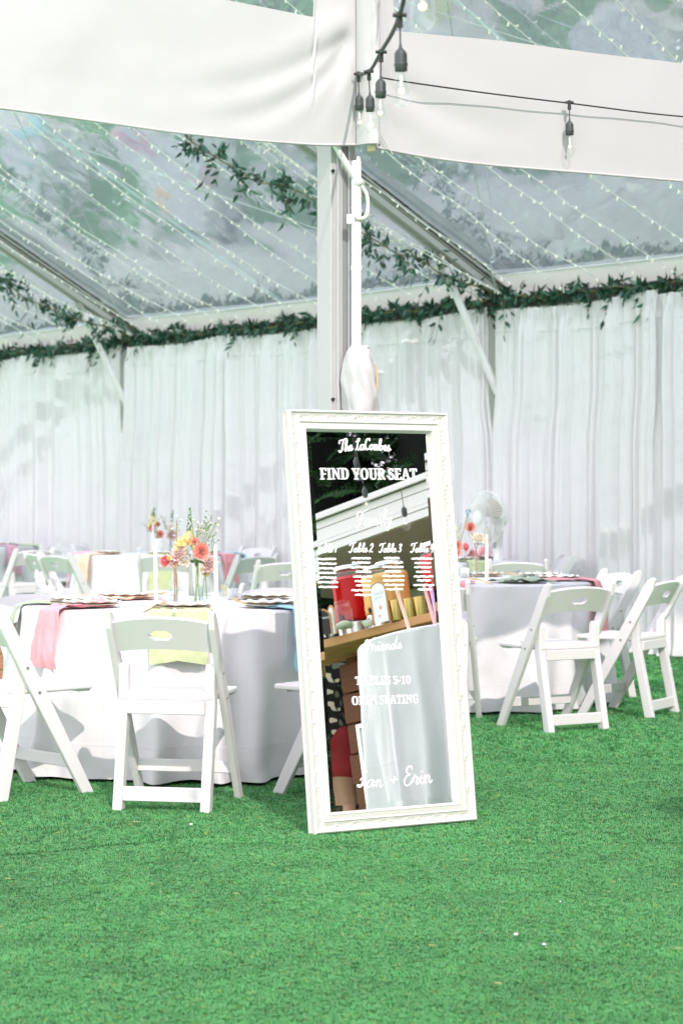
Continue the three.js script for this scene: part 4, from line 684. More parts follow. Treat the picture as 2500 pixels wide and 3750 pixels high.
// ------------------------------------------------------------------ floor fan
{
  const d = F / 446, c = at(1776, 1899, d), o = thing('floor_fan', 'white floor fan with round wire guard before the drape, behind the right table', 'fan', [c.x, 0, c.z], 0);
  const plastic = mat('fan_plastic', [0.78, 0.78, 0.75], 0.4), wireM = mat('fan_wire', [0.80, 0.80, 0.77], 0.4), head = new THREE.Group(); head.name = 'fan_head'; head.position.set(0, c.y, 0); head.rotation.set(0, -0.92, 0, 'YXZ'); head.rotation.x = -0.06; o.add(head);
  const R = 0.225, ws = [], wb = [];
  for (let i = 0; i < 54; i++) { const a = i / 54 * 6.2832, p = (r, z, da) => V(Math.cos(a + da) * r, Math.sin(a + da) * r, z); ws.push(tube([p(0.055, 0.085, 0), p(0.12, 0.082, 0.05), p(0.19, 0.058, 0.10), p(R, 0.0, 0.12)], 0.0032, 10, 4)); if (i % 2) wb.push(tube([p(0.07, -0.085, 0), p(0.14, -0.08, 0), p(0.2, -0.055, 0), p(R, 0, 0)], 0.0018, 8, 4)); }
  for (const [r, z] of [[0.155, 0.073], [R, 0.002]]) { const g = new THREE.TorusGeometry(r, r > 0.2 ? 0.005 : 0.0022, 8, 60); g.translate(0, 0, z); ws.push(g); }
  for (const [r, z] of [[0.15, -0.077], [0.205, -0.05]]) { const g = new THREE.TorusGeometry(r, 0.0022, 6, 60); g.translate(0, 0, z); wb.push(g); }
  part('front_guard', ws, wireM, head); part('rear_guard', wb, wireM, head);
  const cap = lathe([[0.0005, 0.022], [0.035, 0.020], [0.056, 0.012], [0.060, 0.0], [0.056, -0.006]], 28); cap.rotateX(Math.PI / 2); cap.translate(0, 0, 0.084); part('badge', cap, plastic, head);
  const bl = []; for (let k = 0; k < 3; k++) bl.push(grid(8, 10, (u, v) => { const a = (u - 0.5) * (0.75 + 0.5 * Math.sin(v * 3)) + k * 2.094 + 0.5 + 0.3 * v, r = 0.03 + 0.165 * v; return [Math.cos(a) * r, Math.sin(a) * r, (u - 0.5) * 0.055 - 0.005]; }));
  part('blade', bl, mat('fan_blade', [0.66, 0.60, 0.54], 0.4, { transmission: 0.2, thickness: 0 }), head);
  const mot = lathe([[0.0005, -0.20], [0.04, -0.19], [0.055, -0.16], [0.058, -0.10], [0.045, -0.08]], 24); mot.rotateX(Math.PI / 2); mot.scale(1, 1, -1); mot.translate(0, 0.005, -0.27); part('motor_housing', [lathe([[0.0005, 0], [0.045, 0.004], [0.058, 0.03], [0.058, 0.09], [0.05, 0.11], [0.0005, 0.112]], 24).rotateX(-Math.PI / 2).translate(0, 0, -0.09)], plastic, head);
  const yaw = V(Math.sin(-0.92), 0, Math.cos(-0.92)), n = V(0, 0, 0).addScaledVector(yaw, -0.14);
  part('neck', [box(0.07, 0.10, 0.07, n.x, c.y - 0.07, n.z, 0.012)], plastic, o); part('column', [beam(V(n.x, 0.03, n.z), V(n.x, c.y - 0.10, n.z), 0.075, 0.055, yaw, [0, 0], 0.012)], plastic, o);
  part('label_plate', [box(0.04, 0.05, 0.004, n.x + yaw.x * 0.032, c.y - 0.22, n.z + yaw.z * 0.032)], mat('fan_label', [0.45, 0.45, 0.44], 0.5), o);
  part('base', [lathe([[0.0005, 0], [0.19, 0], [0.19, 0.014], [0.06, 0.04], [0.0005, 0.042]], 36).translate(n.x, 0.012, n.z)], plastic, o);
}
// ------------------------------------------------------------------ slatted crate at the far left edge
{
  const d = F / 640, p = at(-40, HORIZON, d), o = thing('wooden_crate', 'pinkish slatted wooden crate at the left edge behind the near chair', 'crate', [p.x, 0.02, p.z]);
  const wm = mat('crate_wood', [0.62, 0.46, 0.38], 0.8, { map: woodMap([0.72, 0.56, 0.47], [0.86, 0.73, 0.65], 40) });
  for (let i = 0; i < 6; i++) part('plank', box(0.30, 0.085, 0.016, 0, 0.05 + i * 0.09, 0.12, 0.004), wm, o);
  for (const s of [-1, 1]) for (let i = 0; i < 6; i++) part('plank', box(0.016, 0.085, 0.22, s * 0.142, 0.05 + i * 0.09, 0, 0.004), wm, o);
}

// ------------------------------------------------------------------ the leaning mirror
const mBL = at(1152, 3070, F * EYE / (3070 - HORIZON)).setY(0.012), mBR = at(1746, 3017, F * EYE / (3017 - HORIZON)).setY(0.012);
const mX = mBR.clone().sub(mBL), mW = mX.length(); mX.normalize();
const mN0 = V(-mX.z, 0, mX.x), mTilt = 8.05 * Math.PI / 180, mN = mN0.clone().multiplyScalar(Math.cos(mTilt)).add(V(0, Math.sin(mTilt), 0)), mU = mN0.clone().multiplyScalar(-Math.sin(mTilt)).add(V(0, Math.cos(mTilt), 0));
const mH = 1.604, GL = 0.074, GR = 0.6185 - 0.0, GB = 0.0775, GT = 1.5215, GZ = -0.014;      // the glass inside the frame
const rayOf = (px, py) => V((px - 1250) / F, (HORIZON - py) / F, -1);
function onMirror(px, py) { const r = rayOf(px, py), o = mBL.clone().addScaledVector(mN, GZ), t = o.clone().sub(camera.position).dot(mN) / r.dot(mN), p = camera.position.clone().addScaledVector(r, t), q = p.clone().sub(mBL); return { p, u: q.dot(mX), v: q.dot(mU), r: r.addScaledVector(mN, -2 * r.dot(mN)).normalize() }; }
const via = (px, py, L) => { const m = onMirror(px, py); return m.p.clone().addScaledVector(m.r, L); };   // a place seen in the mirror, at a distance from it
{
  const M = thing('standing_mirror', 'tall mirror in an ornate white frame with white lettering, leaning on the post', 'mirror', mBL.toArray());
  M.quaternion.setFromRotationMatrix(new THREE.Matrix4().makeBasis(mX, mU, mN));
  const cream = mat('frame_white', [0.60, 0.585, 0.56], 0.38), FW = [GL, mW - GR, GB, mH - GT];
  const prof = (s) => {                                  // height of the moulding across its width, s = 0 outside .. 1 at the glass
    if (s < 0.03) return lerp(-0.001, 0.006, s / 0.03); if (s < 0.13) return 0.006 + 0.006 * Math.sin((s - 0.03) / 0.10 * Math.PI * 0.6); if (s < 0.15) return lerp(0.0117, 0.006, (s - 0.13) / 0.02);
    if (s < 0.55) return 0.006 - 0.006 * Math.sin((s - 0.15) / 0.40 * Math.PI) ; if (s < 0.58) return lerp(0.006, 0.0125, (s - 0.55) / 0.03); if (s < 0.62) return lerp(0.0125, 0.004, (s - 0.58) / 0.04);
    if (s < 0.86) return 0.004 + 0.004 * Math.sin((s - 0.62) / 0.24 * Math.PI * 0.5); if (s < 0.93) return 0.008 + 0.003 * Math.sin((s - 0.86) / 0.07 * Math.PI); return lerp(0.008, GZ - 0.001, (s - 0.93) / 0.07);
  };
  const relief = (x, s, id) => {                         // scrolled leaves repeating along the moulding
    if (s < 0.14 || s > 0.56) return 0; const y = (s - 0.15) / 0.40, per = 0.118, k = x / per + id * 0.37, f = k - Math.floor(k), c = Math.abs(f - 0.5) * 2;
    const flower = Math.exp(-Math.pow((f - 0.5) * per / 0.015, 2) - Math.pow((y - 0.5) * 0.032 / 0.012, 2)) * (0.6 + 0.4 * Math.cos(8 * Math.atan2((y - 0.5) * 0.032, (f - 0.5) * per)));
    const vine = Math.exp(-Math.pow((y - 0.5 - 0.26 * Math.sin(f * 6.283)) / 0.15, 2)) * (0.55 + 0.45 * Math.cos(f * 6.283 * 7 + y * 5)), curl = Math.exp(-Math.pow((y - 0.5 + 0.28 * Math.sin(f * 6.283 + 0.5)) / 0.12, 2)) * (0.5 + 0.5 * Math.cos(f * 6.283 * 9 - y * 7)) * c;
    return 0.0048 * (1.1 * flower + 0.75 * vine + 0.55 * curl) + 0.0012 * nz(x * 160, s * 30, id);
  };
  const side = (len, wdt, map, id, w0, w1) => grid(Math.round(len / 0.0042), 46, (u, v) => { const s = v, a = lerp(w0 * s, len - w1 * s, u), h = prof(s) + relief(a, s, id) * sstep(0.0, 0.03, Math.min(u, 1 - u)); const [X, Y] = map(a, s * wdt); return [X, Y, h, a, s * wdt]; });
  const lw = GL, rw = mW - GR, bw = GB, tw2 = mH - GT;
  part('frame_moulding', side(mH, lw, (a, c) => [c, a], 0, bw, tw2), cream, M); part('frame_moulding', side(mH, rw, (a, c) => [mW - c, a], 1, bw, tw2), cream, M);
  part('frame_moulding', side(mW, bw, (a, c) => [a, c], 2, lw, rw), cream, M); part('frame_moulding', side(mW, tw2, (a, c) => [a, mH - c], 3, lw, rw), cream, M);
  part('frame_side', [box(0.006, mH, 0.036, 0.003, mH / 2, -0.0195, 0.001), box(0.006, mH, 0.036, mW - 0.003, mH / 2, -0.0195, 0.001), box(mW - 0.012, 0.006, 0.036, mW / 2, 0.003, -0.0195, 0.001), box(mW - 0.012, 0.006, 0.036, mW / 2, mH - 0.003, -0.0195, 0.001), box(0.010, mH, 0.008, -0.004, mH / 2, -0.031, 0.002)], cream, M);
  part('backing', box(mW - 0.02, mH - 0.02, 0.008, mW / 2, mH / 2, -0.034, 0.001), mat('backing_board', [0.32, 0.24, 0.16], 0.9), M);
  // mirror glass: flat centre and four bevelled facets
  const silver = mat('mirror_silver', [0.93, 0.95, 0.94], 0.0, { metalness: 1 }), bv = 0.023, dz = 0.0013;
  const poly = (pts) => { const g = new THREE.BufferGeometry(); g.setAttribute('position', new THREE.Float32BufferAttribute(pts.flat(), 3)); g.setIndex([0, 1, 2, 0, 2, 3]); g.computeVertexNormals(); return g; };
  const o = [[GL - 0.002, GB - 0.002], [GR + 0.002, GB - 0.002], [GR + 0.002, GT + 0.002], [GL - 0.002, GT + 0.002]], i = [[GL + bv, GB + bv], [GR - bv, GB + bv], [GR - bv, GT - bv], [GL + bv, GT - bv]];
  part('mirror_glass', poly(i.map((p) => [...p, GZ])), silver, M);
  for (let k = 0; k < 4; k++) { const n = (k + 1) % 4; part('bevel', poly([[...o[k], GZ - dz], [...o[n], GZ - dz], [...i[n], GZ], [...i[k], GZ]]), silver, M); }

  // ---- white lettering drawn on the glass
  const CW = 773, CH = 2048, cv = document.createElement('canvas'); cv.width = CW; cv.height = CH; const x = cv.getContext('2d');
  const uw = GR - GL - 2 * bv + 0.03, u0 = GL + bv - 0.015, v1 = GT - bv, vh = GT - GB - 2 * bv;
  const C = (px, py) => { const m = onMirror(px, py); return [(m.u - u0) / uw * CW, (v1 - m.v) / vh * CH]; };
  x.fillStyle = '#000'; x.fillRect(0, 0, CW, CH); x.fillStyle = x.strokeStyle = '#fff'; x.lineCap = x.lineJoin = 'round';
  const glyph = {
    a: [1.3, [[0.95, 0.8], [0.55, 1.02], [0.12, 0.65], [0.12, 0.2], [0.45, -0.02], [0.82, 0.4], [0.95, 0.98], [0.9, 0.3], [1.05, 0], [1.35, 0.3]]],
    b: [1.2, [[0, 0.3], [0.38, 1.2], [0.55, 2.1], [0.36, 2.35], [0.2, 1.8], [0.2, 0.3], [0.5, 0], [0.88, 0.4], [0.78, 0.85], [0.6, 0.8], [0.95, 0.72], [1.2, 0.85]]],
    l: [0.78, [[0, 0.25], [0.4, 1.15], [0.58, 2.1], [0.4, 2.35], [0.24, 1.8], [0.25, 0.4], [0.5, 0], [0.82, 0.28]]],
    e: [0.95, [[0, 0.3], [0.5, 0.5], [0.7, 0.82], [0.45, 1.04], [0.14, 0.6], [0.3, 0.08], [0.62, 0.02], [1, 0.35]]],
    h: [1.15, [[0, 0.25], [0.4, 1.2], [0.56, 2.1], [0.38, 2.35], [0.22, 1.8], [0.2, 0]], [[0.2, 0.4], [0.5, 0.98], [0.75, 0.85], [0.74, 0.2], [0.95, 0], [1.2, 0.3]]],
    o: [1.0, [[0.55, 1.02], [0.16, 0.8], [0.12, 0.3], [0.42, -0.02], [0.78, 0.35], [0.72, 0.85], [0.5, 1.02], [0.75, 0.82], [1.08, 0.85]]],
    m: [1.45, [[0, 0.6], [0.2, 1], [0.27, 0]], [[0.28, 0.5], [0.5, 1], [0.65, 0.85], [0.65, 0]], [[0.65, 0.5], [0.9, 1], [1.05, 0.85], [1.07, 0.15], [1.25, 0], [1.5, 0.3]]],
    n: [1.15, [[0, 0.6], [0.2, 1], [0.27, 0]], [[0.28, 0.5], [0.55, 1], [0.75, 0.85], [0.78, 0.15], [0.95, 0], [1.2, 0.3]]],
    s: [0.9, [[0, 0.25], [0.4, 0.85], [0.46, 1.08], [0.52, 0.72], [0.66, 0.3], [0.42, -0.02], [0.15, 0.1]], [[0.5, 0.04], [0.75, 0.12], [0.95, 0.35]]],
    i: [0.68, [[0, 0.3], [0.25, 0.98], [0.28, 0.2], [0.45, 0], [0.72, 0.3]], [[0.34, 1.5], [0.36, 1.53]]],
    r: [0.95, [[0, 0.3], [0.2, 0.95], [0.3, 1.18], [0.4, 0.92], [0.66, 0.9], [0.6, 0.3], [0.75, 0], [1, 0.3]]],
    d: [1.3, [[0.82, 0.85], [0.5, 1.02], [0.14, 0.7], [0.12, 0.2], [0.45, -0.02], [0.8, 0.45], [1.0, 2.25]], [[1.0, 2.25], [0.88, 0.3], [1.05, 0], [1.3, 0.3]]],
    y: [1.1, [[0, 0.75], [0.16, 1], [0.2, 0.4], [0.45, 0.08], [0.75, 0.5], [0.86, 1], [0.8, 0], [0.58, -0.95], [0.26, -0.9], [0.34, -0.4], [0.9, 0.1], [1.12, 0.35]]],
    T: [1.45, [[0, 1.65], [0.1, 2.15], [0.8, 2.2], [1.65, 2.45]], [[1.0, 2.25], [0.88, 1.2], [0.62, 0.12], [0.25, -0.1], [0, 0.2]]],
    L: [1.15, [[0.15, 1.7], [0.5, 1.55], [0.98, 2.0], [0.8, 2.38], [0.55, 2.0], [0.5, 1], [0.3, 0.2], [0.05, 0.08], [0.3, 0.22], [0.8, 0], [1.2, 0.3]]],
    C: [1.25, [[1.2, 1.8], [1.1, 2.3], [0.7, 2.2], [0.25, 1.5], [0.2, 0.6], [0.55, 0.02], [1, 0.15], [1.3, 0.4]]],
    F: [1.45, [[-0.1, 1.6], [0.12, 2.2], [0.8, 2.1], [1.75, 2.45]], [[0.95, 2.2], [0.78, 1.2], [0.5, 0.2], [0.1, -0.1], [-0.25, 0.25]], [[0.3, 1.12], [1.2, 1.2]]],
    I: [1.15, [[0.1, 1.0], [0.55, 1.6], [0.76, 2.2], [0.6, 2.42], [0.48, 1.8], [0.5, 0.8], [0.3, 0], [-0.1, 0.05], [-0.2, 0.3], [0.4, 0.25], [1.0, 0.5]]],
    E: [1.25, [[1.05, 1.95], [0.9, 2.35], [0.42, 2.2], [0.36, 1.6], [0.85, 1.32], [0.42, 1.2], [0.1, 0.6], [0.4, 0], [0.9, 0.08], [1.25, 0.5]]],
    1: [0.9, [[0.3, 1.7], [0.75, 2.2], [0.4, 0]]], 2: [1.1, [[0.15, 1.7], [0.5, 2.2], [0.85, 1.8], [0.5, 0.9], [0.0, 0.05], [0.45, 0.15], [0.95, 0.05]]], 3: [1.1, [[0.2, 1.9], [0.6, 2.2], [0.85, 1.8], [0.45, 1.2], [0.8, 0.8], [0.6, 0.1], [0.05, 0.2]]],
    4: [1.1, [[0.5, 2.2], [0.1, 0.9], [0.95, 0.95]], [[0.85, 1.7], [0.6, -0.1]]], '+': [1.1, [[0.15, 0.75], [0.95, 0.85]], [[0.58, 1.2], [0.5, 0.35]]], ' ': [0.75],
  };
  const widthOf = (s) => [...s].reduce((a, c) => a + glyph[c][0], 0);
  function script(text, x0, y0, x1, y1, size, lw, slant = 0.18, arch = 0) {     // baseline from (x0, y0) to (x1, y1) in pixels of the photograph
    const [ax, ay] = C(x0, y0), [bx, by] = C(x1, y1), k = Math.hypot(bx - ax, by - ay) / widthOf(text), ang = Math.atan2(by - ay, bx - ax), total = widthOf(text); let pen = 0;
    for (const c of text) {
      for (const st of glyph[c].slice(1)) {
        const cur = new THREE.CatmullRomCurve3(st.map(([p, q]) => V(p, q, 0))).getPoints(st.length * 6); x.lineWidth = lw; x.beginPath();
        cur.forEach((p, n) => { const lx = (pen + p.x + slant * p.y) * k, ly = -p.y * k * size - arch * Math.sin(Math.PI * (pen + p.x) / total), X = ax + lx * Math.cos(ang) - ly * Math.sin(ang), Y = ay + lx * Math.sin(ang) + ly * Math.cos(ang); n ? x.lineTo(X, Y) : x.moveTo(X, Y); }); x.stroke();
      }
      pen += glyph[c][0];
    }
  }
  function serif(text, x0, y0, x1, y1, cap, bold) { const [ax, ay] = C(x0, y0), [bx, by] = C(x1, y1), [, cy] = C(x0, y0 - cap), h = (ay - cy) / 0.715, w = Math.hypot(bx - ax, by - ay); x.save(); x.translate(ax, ay); x.rotate(Math.atan2(by - ay, bx - ax)); x.font = `bold ${h}px serif`; x.scale(w / x.measureText(text).width, 1); x.fillText(text, 0, 0); if (bold) { x.lineWidth = bold; x.strokeText(text, 0, 0); } x.restore(); }
  script('The LaCombes', 1241, 1655, 1428, 1652, 1.2, 7, 0.15, 10);
  serif('FIND YOUR SEAT', 1171, 1755, 1527, 1757, 41, 0.6);
  script('Family', 1303, 1930, 1432, 1918, 1.1, 4.8, 0.3);
  script('Table 1', 1158, 2024, 1232, 2022, 1.25, 5, 0.25); script('Table 2', 1277, 2022, 1364, 2022, 1.1, 5.2, 0.25); script('Table 3', 1387, 2022, 1468, 2022, 1.1, 5.2, 0.25); script('Table 4', 1502, 2022, 1586, 2022, 1.1, 5.2, 0.25);
  reseed(301);
  const rows = (cx, list) => list.forEach(([yy, xa, xb]) => { const [ax, ay] = C(1100 + xa * 0.3508, 2000 + yy * 0.3508), [bx, by] = C(1100 + xb * 0.3508, 2000 + yy * 0.3508); x.lineWidth = 10.5; x.beginPath(); x.moveTo(ax + 6, ay); for (let k = 1; k < 14; k++) x.lineTo(lerp(ax + 8, bx - 8, k / 14), lerp(ay, by, k / 14) + rr(-2.6, 2.6)); x.lineTo(bx - 8, by); x.stroke(); });
  rows(0, [[135, 165, 373], [184, 170, 378], [232, 175, 372], [281, 178, 372], [329, 177, 380], [378, 175, 394], [427, 186, 391]]);
  rows(1, [[128, 530, 735], [172, 536, 730], [220, 510, 730], [268, 575, 740], [320, 548, 744], [365, 565, 735], [411, 578, 730], [460, 530, 788], [510, 566, 760]]);
  rows(2, [[125, 868, 1035], [171, 880, 1070], [218, 850, 1075], [265, 878, 1055], [313, 850, 1085], [358, 858, 1085], [405, 875, 1080], [450, 890, 1070]]);
  rows(3, [[131, 1155, 1382], [176, 1188, 1360], [220, 1185, 1366], [267, 1203, 1355], [318, 1180, 1388], [358, 1213, 1360], [406, 1176, 1395], [452, 1222, 1370]]);
  script('Friends', 1332, 2390, 1468, 2374, 0.95, 4.8, 0.3);
  serif('TABLES 5-10', 1301, 2508, 1502, 2504, 30, 0); serif('OPEN SEATING', 1287, 2582, 1532, 2574, 32, 0);
  script('Ian', 1312, 2882, 1396, 2882, 0.95, 5.6, 0.2); script('+', 1424, 2878, 1452, 2876, 0.9, 7, 0.2); script('Erin', 1475, 2878, 1578, 2866, 0.98, 6.4, 0.2);
  const tx = new THREE.CanvasTexture(cv); tx.wrapS = tx.wrapT = THREE.ClampToEdgeWrapping;
  const pg = poly([[u0, GB + bv, GZ + 0.0035], [u0 + uw, GB + bv, GZ + 0.0035], [u0 + uw, v1, GZ + 0.0035], [u0, v1, GZ + 0.0035]]);
  pg.setAttribute('uv', new THREE.Float32BufferAttribute([0, 0, 1, 0, 1, 1, 0, 1], 2));
  part('lettering', pg, mat('paint_marker_white', [0.84, 0.84, 0.84], 0.7, { alphaMap: tx, transparent: true }), M, 'white painted seating-plan lettering');
}

// ------------------------------------------------------------------ what stands opposite and shows in the mirror: bar, person, cocktail table, cedars
const counterTop = 1.262;
{
  solo('paving', box(4.4, 0.03, 7.6, 5.02, 0.016, -5.0, 0.004), mat('reddish_paving', [0.40, 0.27, 0.21], 0.9, { bumpMap: withRepeat(mottled, 3), bumpScale: 0.003 }), 'reddish paved strip under the drinks bar, seen at the foot of the mirror', 'paving', undefined, 'structure');
  const planks = mat('bar_plank', [1, 1, 1], 0.6, { map: withRepeat(woodMap([0.30, 0.14, 0.045], [0.50, 0.27, 0.10], 51), 0.9, 5) }), oak = mat('counter_oak', [1, 1, 1], 0.5, { map: withRepeat(woodMap([0.66, 0.44, 0.25], [0.80, 0.60, 0.40], 52), 1, 5) }), darkWood = mat('dark_wood', [0.09, 0.04, 0.018], 0.6), soff = mat('soffit_paint', [0.66, 0.58, 0.54], 0.6), siding = mat('white_siding', [0.78, 0.73, 0.75], 0.45);
  const bar = thing('drinks_bar', 'open wooden drinks bar with white roof fascia, seen only in the mirror', 'bar', [0, 0, 0]);
  const top = part('counter', box(0.46, 0.046, 2.9, 2.60, counterTop - 0.023, -6.55, 0.006), oak, bar);
  for (let i = 0; i < 7; i++) part('plank', box(0.03, 0.158, 2.48, 2.66 + 0.003 * (i % 3), 0.10 + i * 0.164, -7.00 + 0.008 * (i % 2), 0.006), planks, bar);
  part('end_post', box(0.05, 1.19, 0.06, 2.70, 0.605, -5.82, 0.006), planks, bar);
  part('rear_panel', box(0.03, 0.88, 2.6, 4.75, 0.45, -4.9, 0.004), darkWood, bar);
  // roof with fascia boards; its soffit is what the mirror looks up at
  const A = via(1150, 1985, 4.75), B = via(1562, 1800, 3.85), dir = V(B.x - A.x, 0, B.z - A.z).normalize(), back = V(-dir.z, 0, dir.x); if (back.x < 0) back.negate();
  const a0 = V(A.x, 2.085, A.z).addScaledVector(dir, -0.9), b0 = V(B.x, 2.085, B.z).addScaledVector(dir, 1.8), Lr = a0.distanceTo(b0), fr = frameTo(a0, b0, V(0, 1, 0));
  const s = back.dot(V().setFromMatrixColumn(fr, 0)) > 0 ? 1 : -1, loc = (g) => g.applyMatrix4(fr);
  const roof = part('roof_slab', loc(box(1.45, 0.05, Lr, s * 0.745, 0.225, Lr / 2, 0.003)), siding, bar);
  part('soffit', [loc(box(0.47, 0.012, Lr, s * 0.255, 0.0, Lr / 2, 0.002)), loc(box(0.47, 0.012, Lr, s * 0.73, 0.0, Lr / 2, 0.002)), loc(box(0.47, 0.012, Lr, s * 1.205, 0.0, Lr / 2, 0.002))], soff, bar);
  for (const [y, h, z] of [[0.022, 0.05, 0], [0.062, 0.026, 0.006], [0.115, 0.075, 0.0], [0.180, 0.05, 0.004]]) part('siding_board', loc(box(0.018, h, Lr, s * (0.008 - z), y + 0.0, Lr / 2, 0.003)), siding, roof);
  part('roof_trim', [loc(box(0.05, 0.016, Lr, -s * 0.012, 0.214, Lr / 2, 0.004)), loc(box(0.03, 0.022, Lr, -s * 0.004, 0.24, Lr / 2, 0.004))], siding, roof); part('trim_gap', loc(box(0.03, 0.006, Lr, -s * 0.003, 0.2045, Lr / 2, 0.001)), black, roof);
  for (const k of [0.05, 0.55, 0.97]) part('roof_post', loc(box(0.07, 2.1, 0.07, s * 1.38, -1.056, Lr * k, 0.004)), darkWood, bar);
  part('cross_board', loc(box(0.02, 0.16, Lr, s * 1.42, -0.09, Lr / 2, 0.003)), soff, bar);

  // ---- drinks and signs on the counter
  const on = (px, py, L) => { const p = via(px, py, L); return [p.x, counterTop, p.z]; };
  const zinc = mat('galvanised_tin', [0.70, 0.71, 0.70], 0.25, { metalness: 0.9 });
  const dispenser = (pos, label, liquid, k = 1) => {
    const o = thing('drink_dispenser', label, 'drink dispenser', pos, 0, 'glass drink dispensers on the bar'), K = (a) => a.map(([r, y]) => [r * k, y * k]);
    part('tin_stand', lathe(K([[0.0005, 0.105], [0.088, 0.105], [0.098, 0.108], [0.099, 0.10], [0.09, 0.02], [0.094, 0.0], [0.086, 0.0]]), 36), zinc, o);
    part('drink', lathe(K([[0.0005, 0.115], [0.096, 0.115], [0.101, 0.13], [0.099, 0.15], [0.103, 0.158], [0.099, 0.166], [0.103, 0.174], [0.099, 0.184], [0.099, 0.318], [0.103, 0.326], [0.099, 0.334], [0.103, 0.342], [0.096, 0.362], [0.0005, 0.362]]), 44), liquid, o);
    part('jar', lathe(K([[0.1035, 0.345], [0.103, 0.362], [0.092, 0.378], [0.074, 0.386], [0.074, 0.415]]), 44), glass, o);
    part('lid', lathe(K([[0.079, 0.402], [0.081, 0.405], [0.079, 0.411], [0.081, 0.416], [0.079, 0.424], [0.070, 0.428], [0.0005, 0.428]]), 40), zinc, o);
    part('tap', [rod(V(-0.10 * k, 0.135 * k, 0.0), V(-0.135 * k, 0.135 * k, 0.0), 0.008, 10), rod(V(-0.128 * k, 0.15 * k, 0), V(-0.128 * k, 0.115 * k, 0), 0.007, 10)], black, o);
  };
  const redD = mat('red_punch', [0.50, 0.006, 0.008], 0.22, { specularIntensity: 0.5 }), orangeD = mat('orange_lemonade', [0.78, 0.47, 0.16], 0.25, { specularIntensity: 0.5 }), roseD = mat('red_tea', [0.55, 0.03, 0.03], 0.12);
  dispenser(on(1300, 2285, 3.20), 'dispenser of bright red punch, seen in the mirror', redD, 1.0);
  dispenser(on(1398, 2260, 2.92), 'nearer dispenser of orange lemonade beside the red punch, in the mirror', orangeD, 0.84);
  dispenser(on(1447, 2250, 3.10), 'taller dispenser of orange lemonade behind the arch sign, in the mirror', orangeD, 0.98);
  dispenser(on(1630, 2190, 2.9), 'dispenser of dark red tea at the right edge of the mirror', roseD, 1.1);
  dispenser(on(1122, 2335, 3.2), 'dispenser of orange drink at the left edge of the mirror', orangeD, 1.0);
  const cupG = lathe([[0.0005, 0.002], [0.028, 0.002], [0.031, 0.0], [0.040, 0.105], [0.041, 0.107], [0.039, 0.105], [0.030, 0.006], [0.0005, 0.006]], 28);
  [[1452, 2262, 2.60], [1480, 2258, 2.68], [1500, 2252, 2.58], [1520, 2248, 2.66], [1540, 2240, 2.55]].forEach(([px, py, L], i) => solo('gold_cup', cupG.clone(), mat('gold_cup', [0.50, 0.35, 0.13], 0.12, { metalness: 1 }), `gold metal cup on the bar counter, ${['first', 'second', 'third', 'fourth', 'fifth'][i]} from the arch sign in the mirror`, 'cup', 'gold cups on the bar').position.set(...on(px, py, L)));
  const cv = document.createElement('canvas'); cv.width = 256; cv.height = 400; const c = cv.getContext('2d'); c.fillStyle = '#e6ecee'; c.fillRect(0, 0, 256, 400); c.fillStyle = '#8a9296'; c.textAlign = 'center'; c.font = 'italic 44px serif'; c.fillText('Signature', 128, 120); c.font = 'bold 26px serif'; c.fillText('COCKTAILS', 128, 160); c.fillStyle = '#e58a70'; c.beginPath(); c.arc(118, 250, 22, 0, 7); c.fill(); c.fillStyle = '#d8a0a0'; c.beginPath(); c.arc(150, 330, 18, 0, 7); c.fill();
  const archTex = new THREE.CanvasTexture(cv); archTex.colorSpace = THREE.SRGBColorSpace;
  const cv2 = document.createElement('canvas'); cv2.width = 256; cv2.height = 300; const c2 = cv2.getContext('2d'); c2.fillStyle = '#1d1512'; c2.fillRect(0, 0, 256, 300); c2.fillStyle = '#fff'; c2.textAlign = 'center'; c2.font = 'italic 40px serif'; c2.fillText('Venmo @Kar', 128, 110);
  const darkTex = new THREE.CanvasTexture(cv2); darkTex.colorSpace = THREE.SRGBColorSpace;
  const arch = (pos, w, h, turn, label, face) => {
    const o = thing('arch_sign', label, 'sign', pos, turn); const r = w / 2, pts = [V(-r, 0, 0), V(-r, h * 0.35, 0), V(-r, h - r, 0)]; for (let k = 1; k < 10; k++) pts.push(V(-Math.cos(k / 10 * Math.PI) * r, h - r + Math.sin(k / 10 * Math.PI) * r, 0)); pts.push(V(r, h - r, 0), V(r, h * 0.35, 0), V(r, 0, 0));
    part('wooden_arch', tube(pts, 0.006, 60, 8), oak, o); const sh = new THREE.Shape(); sh.moveTo(-r, 0.004); sh.lineTo(-r, h - r); sh.absarc(0, h - r, r, Math.PI, 0, true); sh.lineTo(r, 0.004); const g = new THREE.ExtrudeGeometry(sh, { depth: 0.003, bevelEnabled: false }); const uv = g.attributes.uv, p = g.attributes.position; for (let k = 0; k < uv.count; k++) uv.setXY(k, p.getX(k) / w + 0.5, p.getY(k) / h);
    part('sign_face', g, face, o);
  };
  const toM = (pos) => { const m = mBL.clone().add(mBR).multiplyScalar(0.5); return Math.atan2(m.x - pos[0], m.z - pos[2]); };
  const p1 = on(1402, 2300, 2.62), p2 = on(1192, 2365, 2.86), p3 = on(1226, 2352, 2.88);
  arch(p1, 0.095, 0.215, toM(p1) + 0.55, 'tall arched wooden drinks sign on the bar before the lemonade, in the mirror', mat('sign_print', [1, 1, 1], 0.3, { map: archTex }));
  arch(p2, 0.085, 0.135, toM(p2), 'small dark arched sign at the left end of the bar, in the mirror', mat('sign_print_dark', [1, 1, 1], 0.3, { map: darkTex }));
  arch(p3, 0.085, 0.155, toM(p3) + 1.25, 'arched sign turned edge-on beside the ribbed glass jar, in the mirror', mat('sign_print', [1, 1, 1], 0.3));
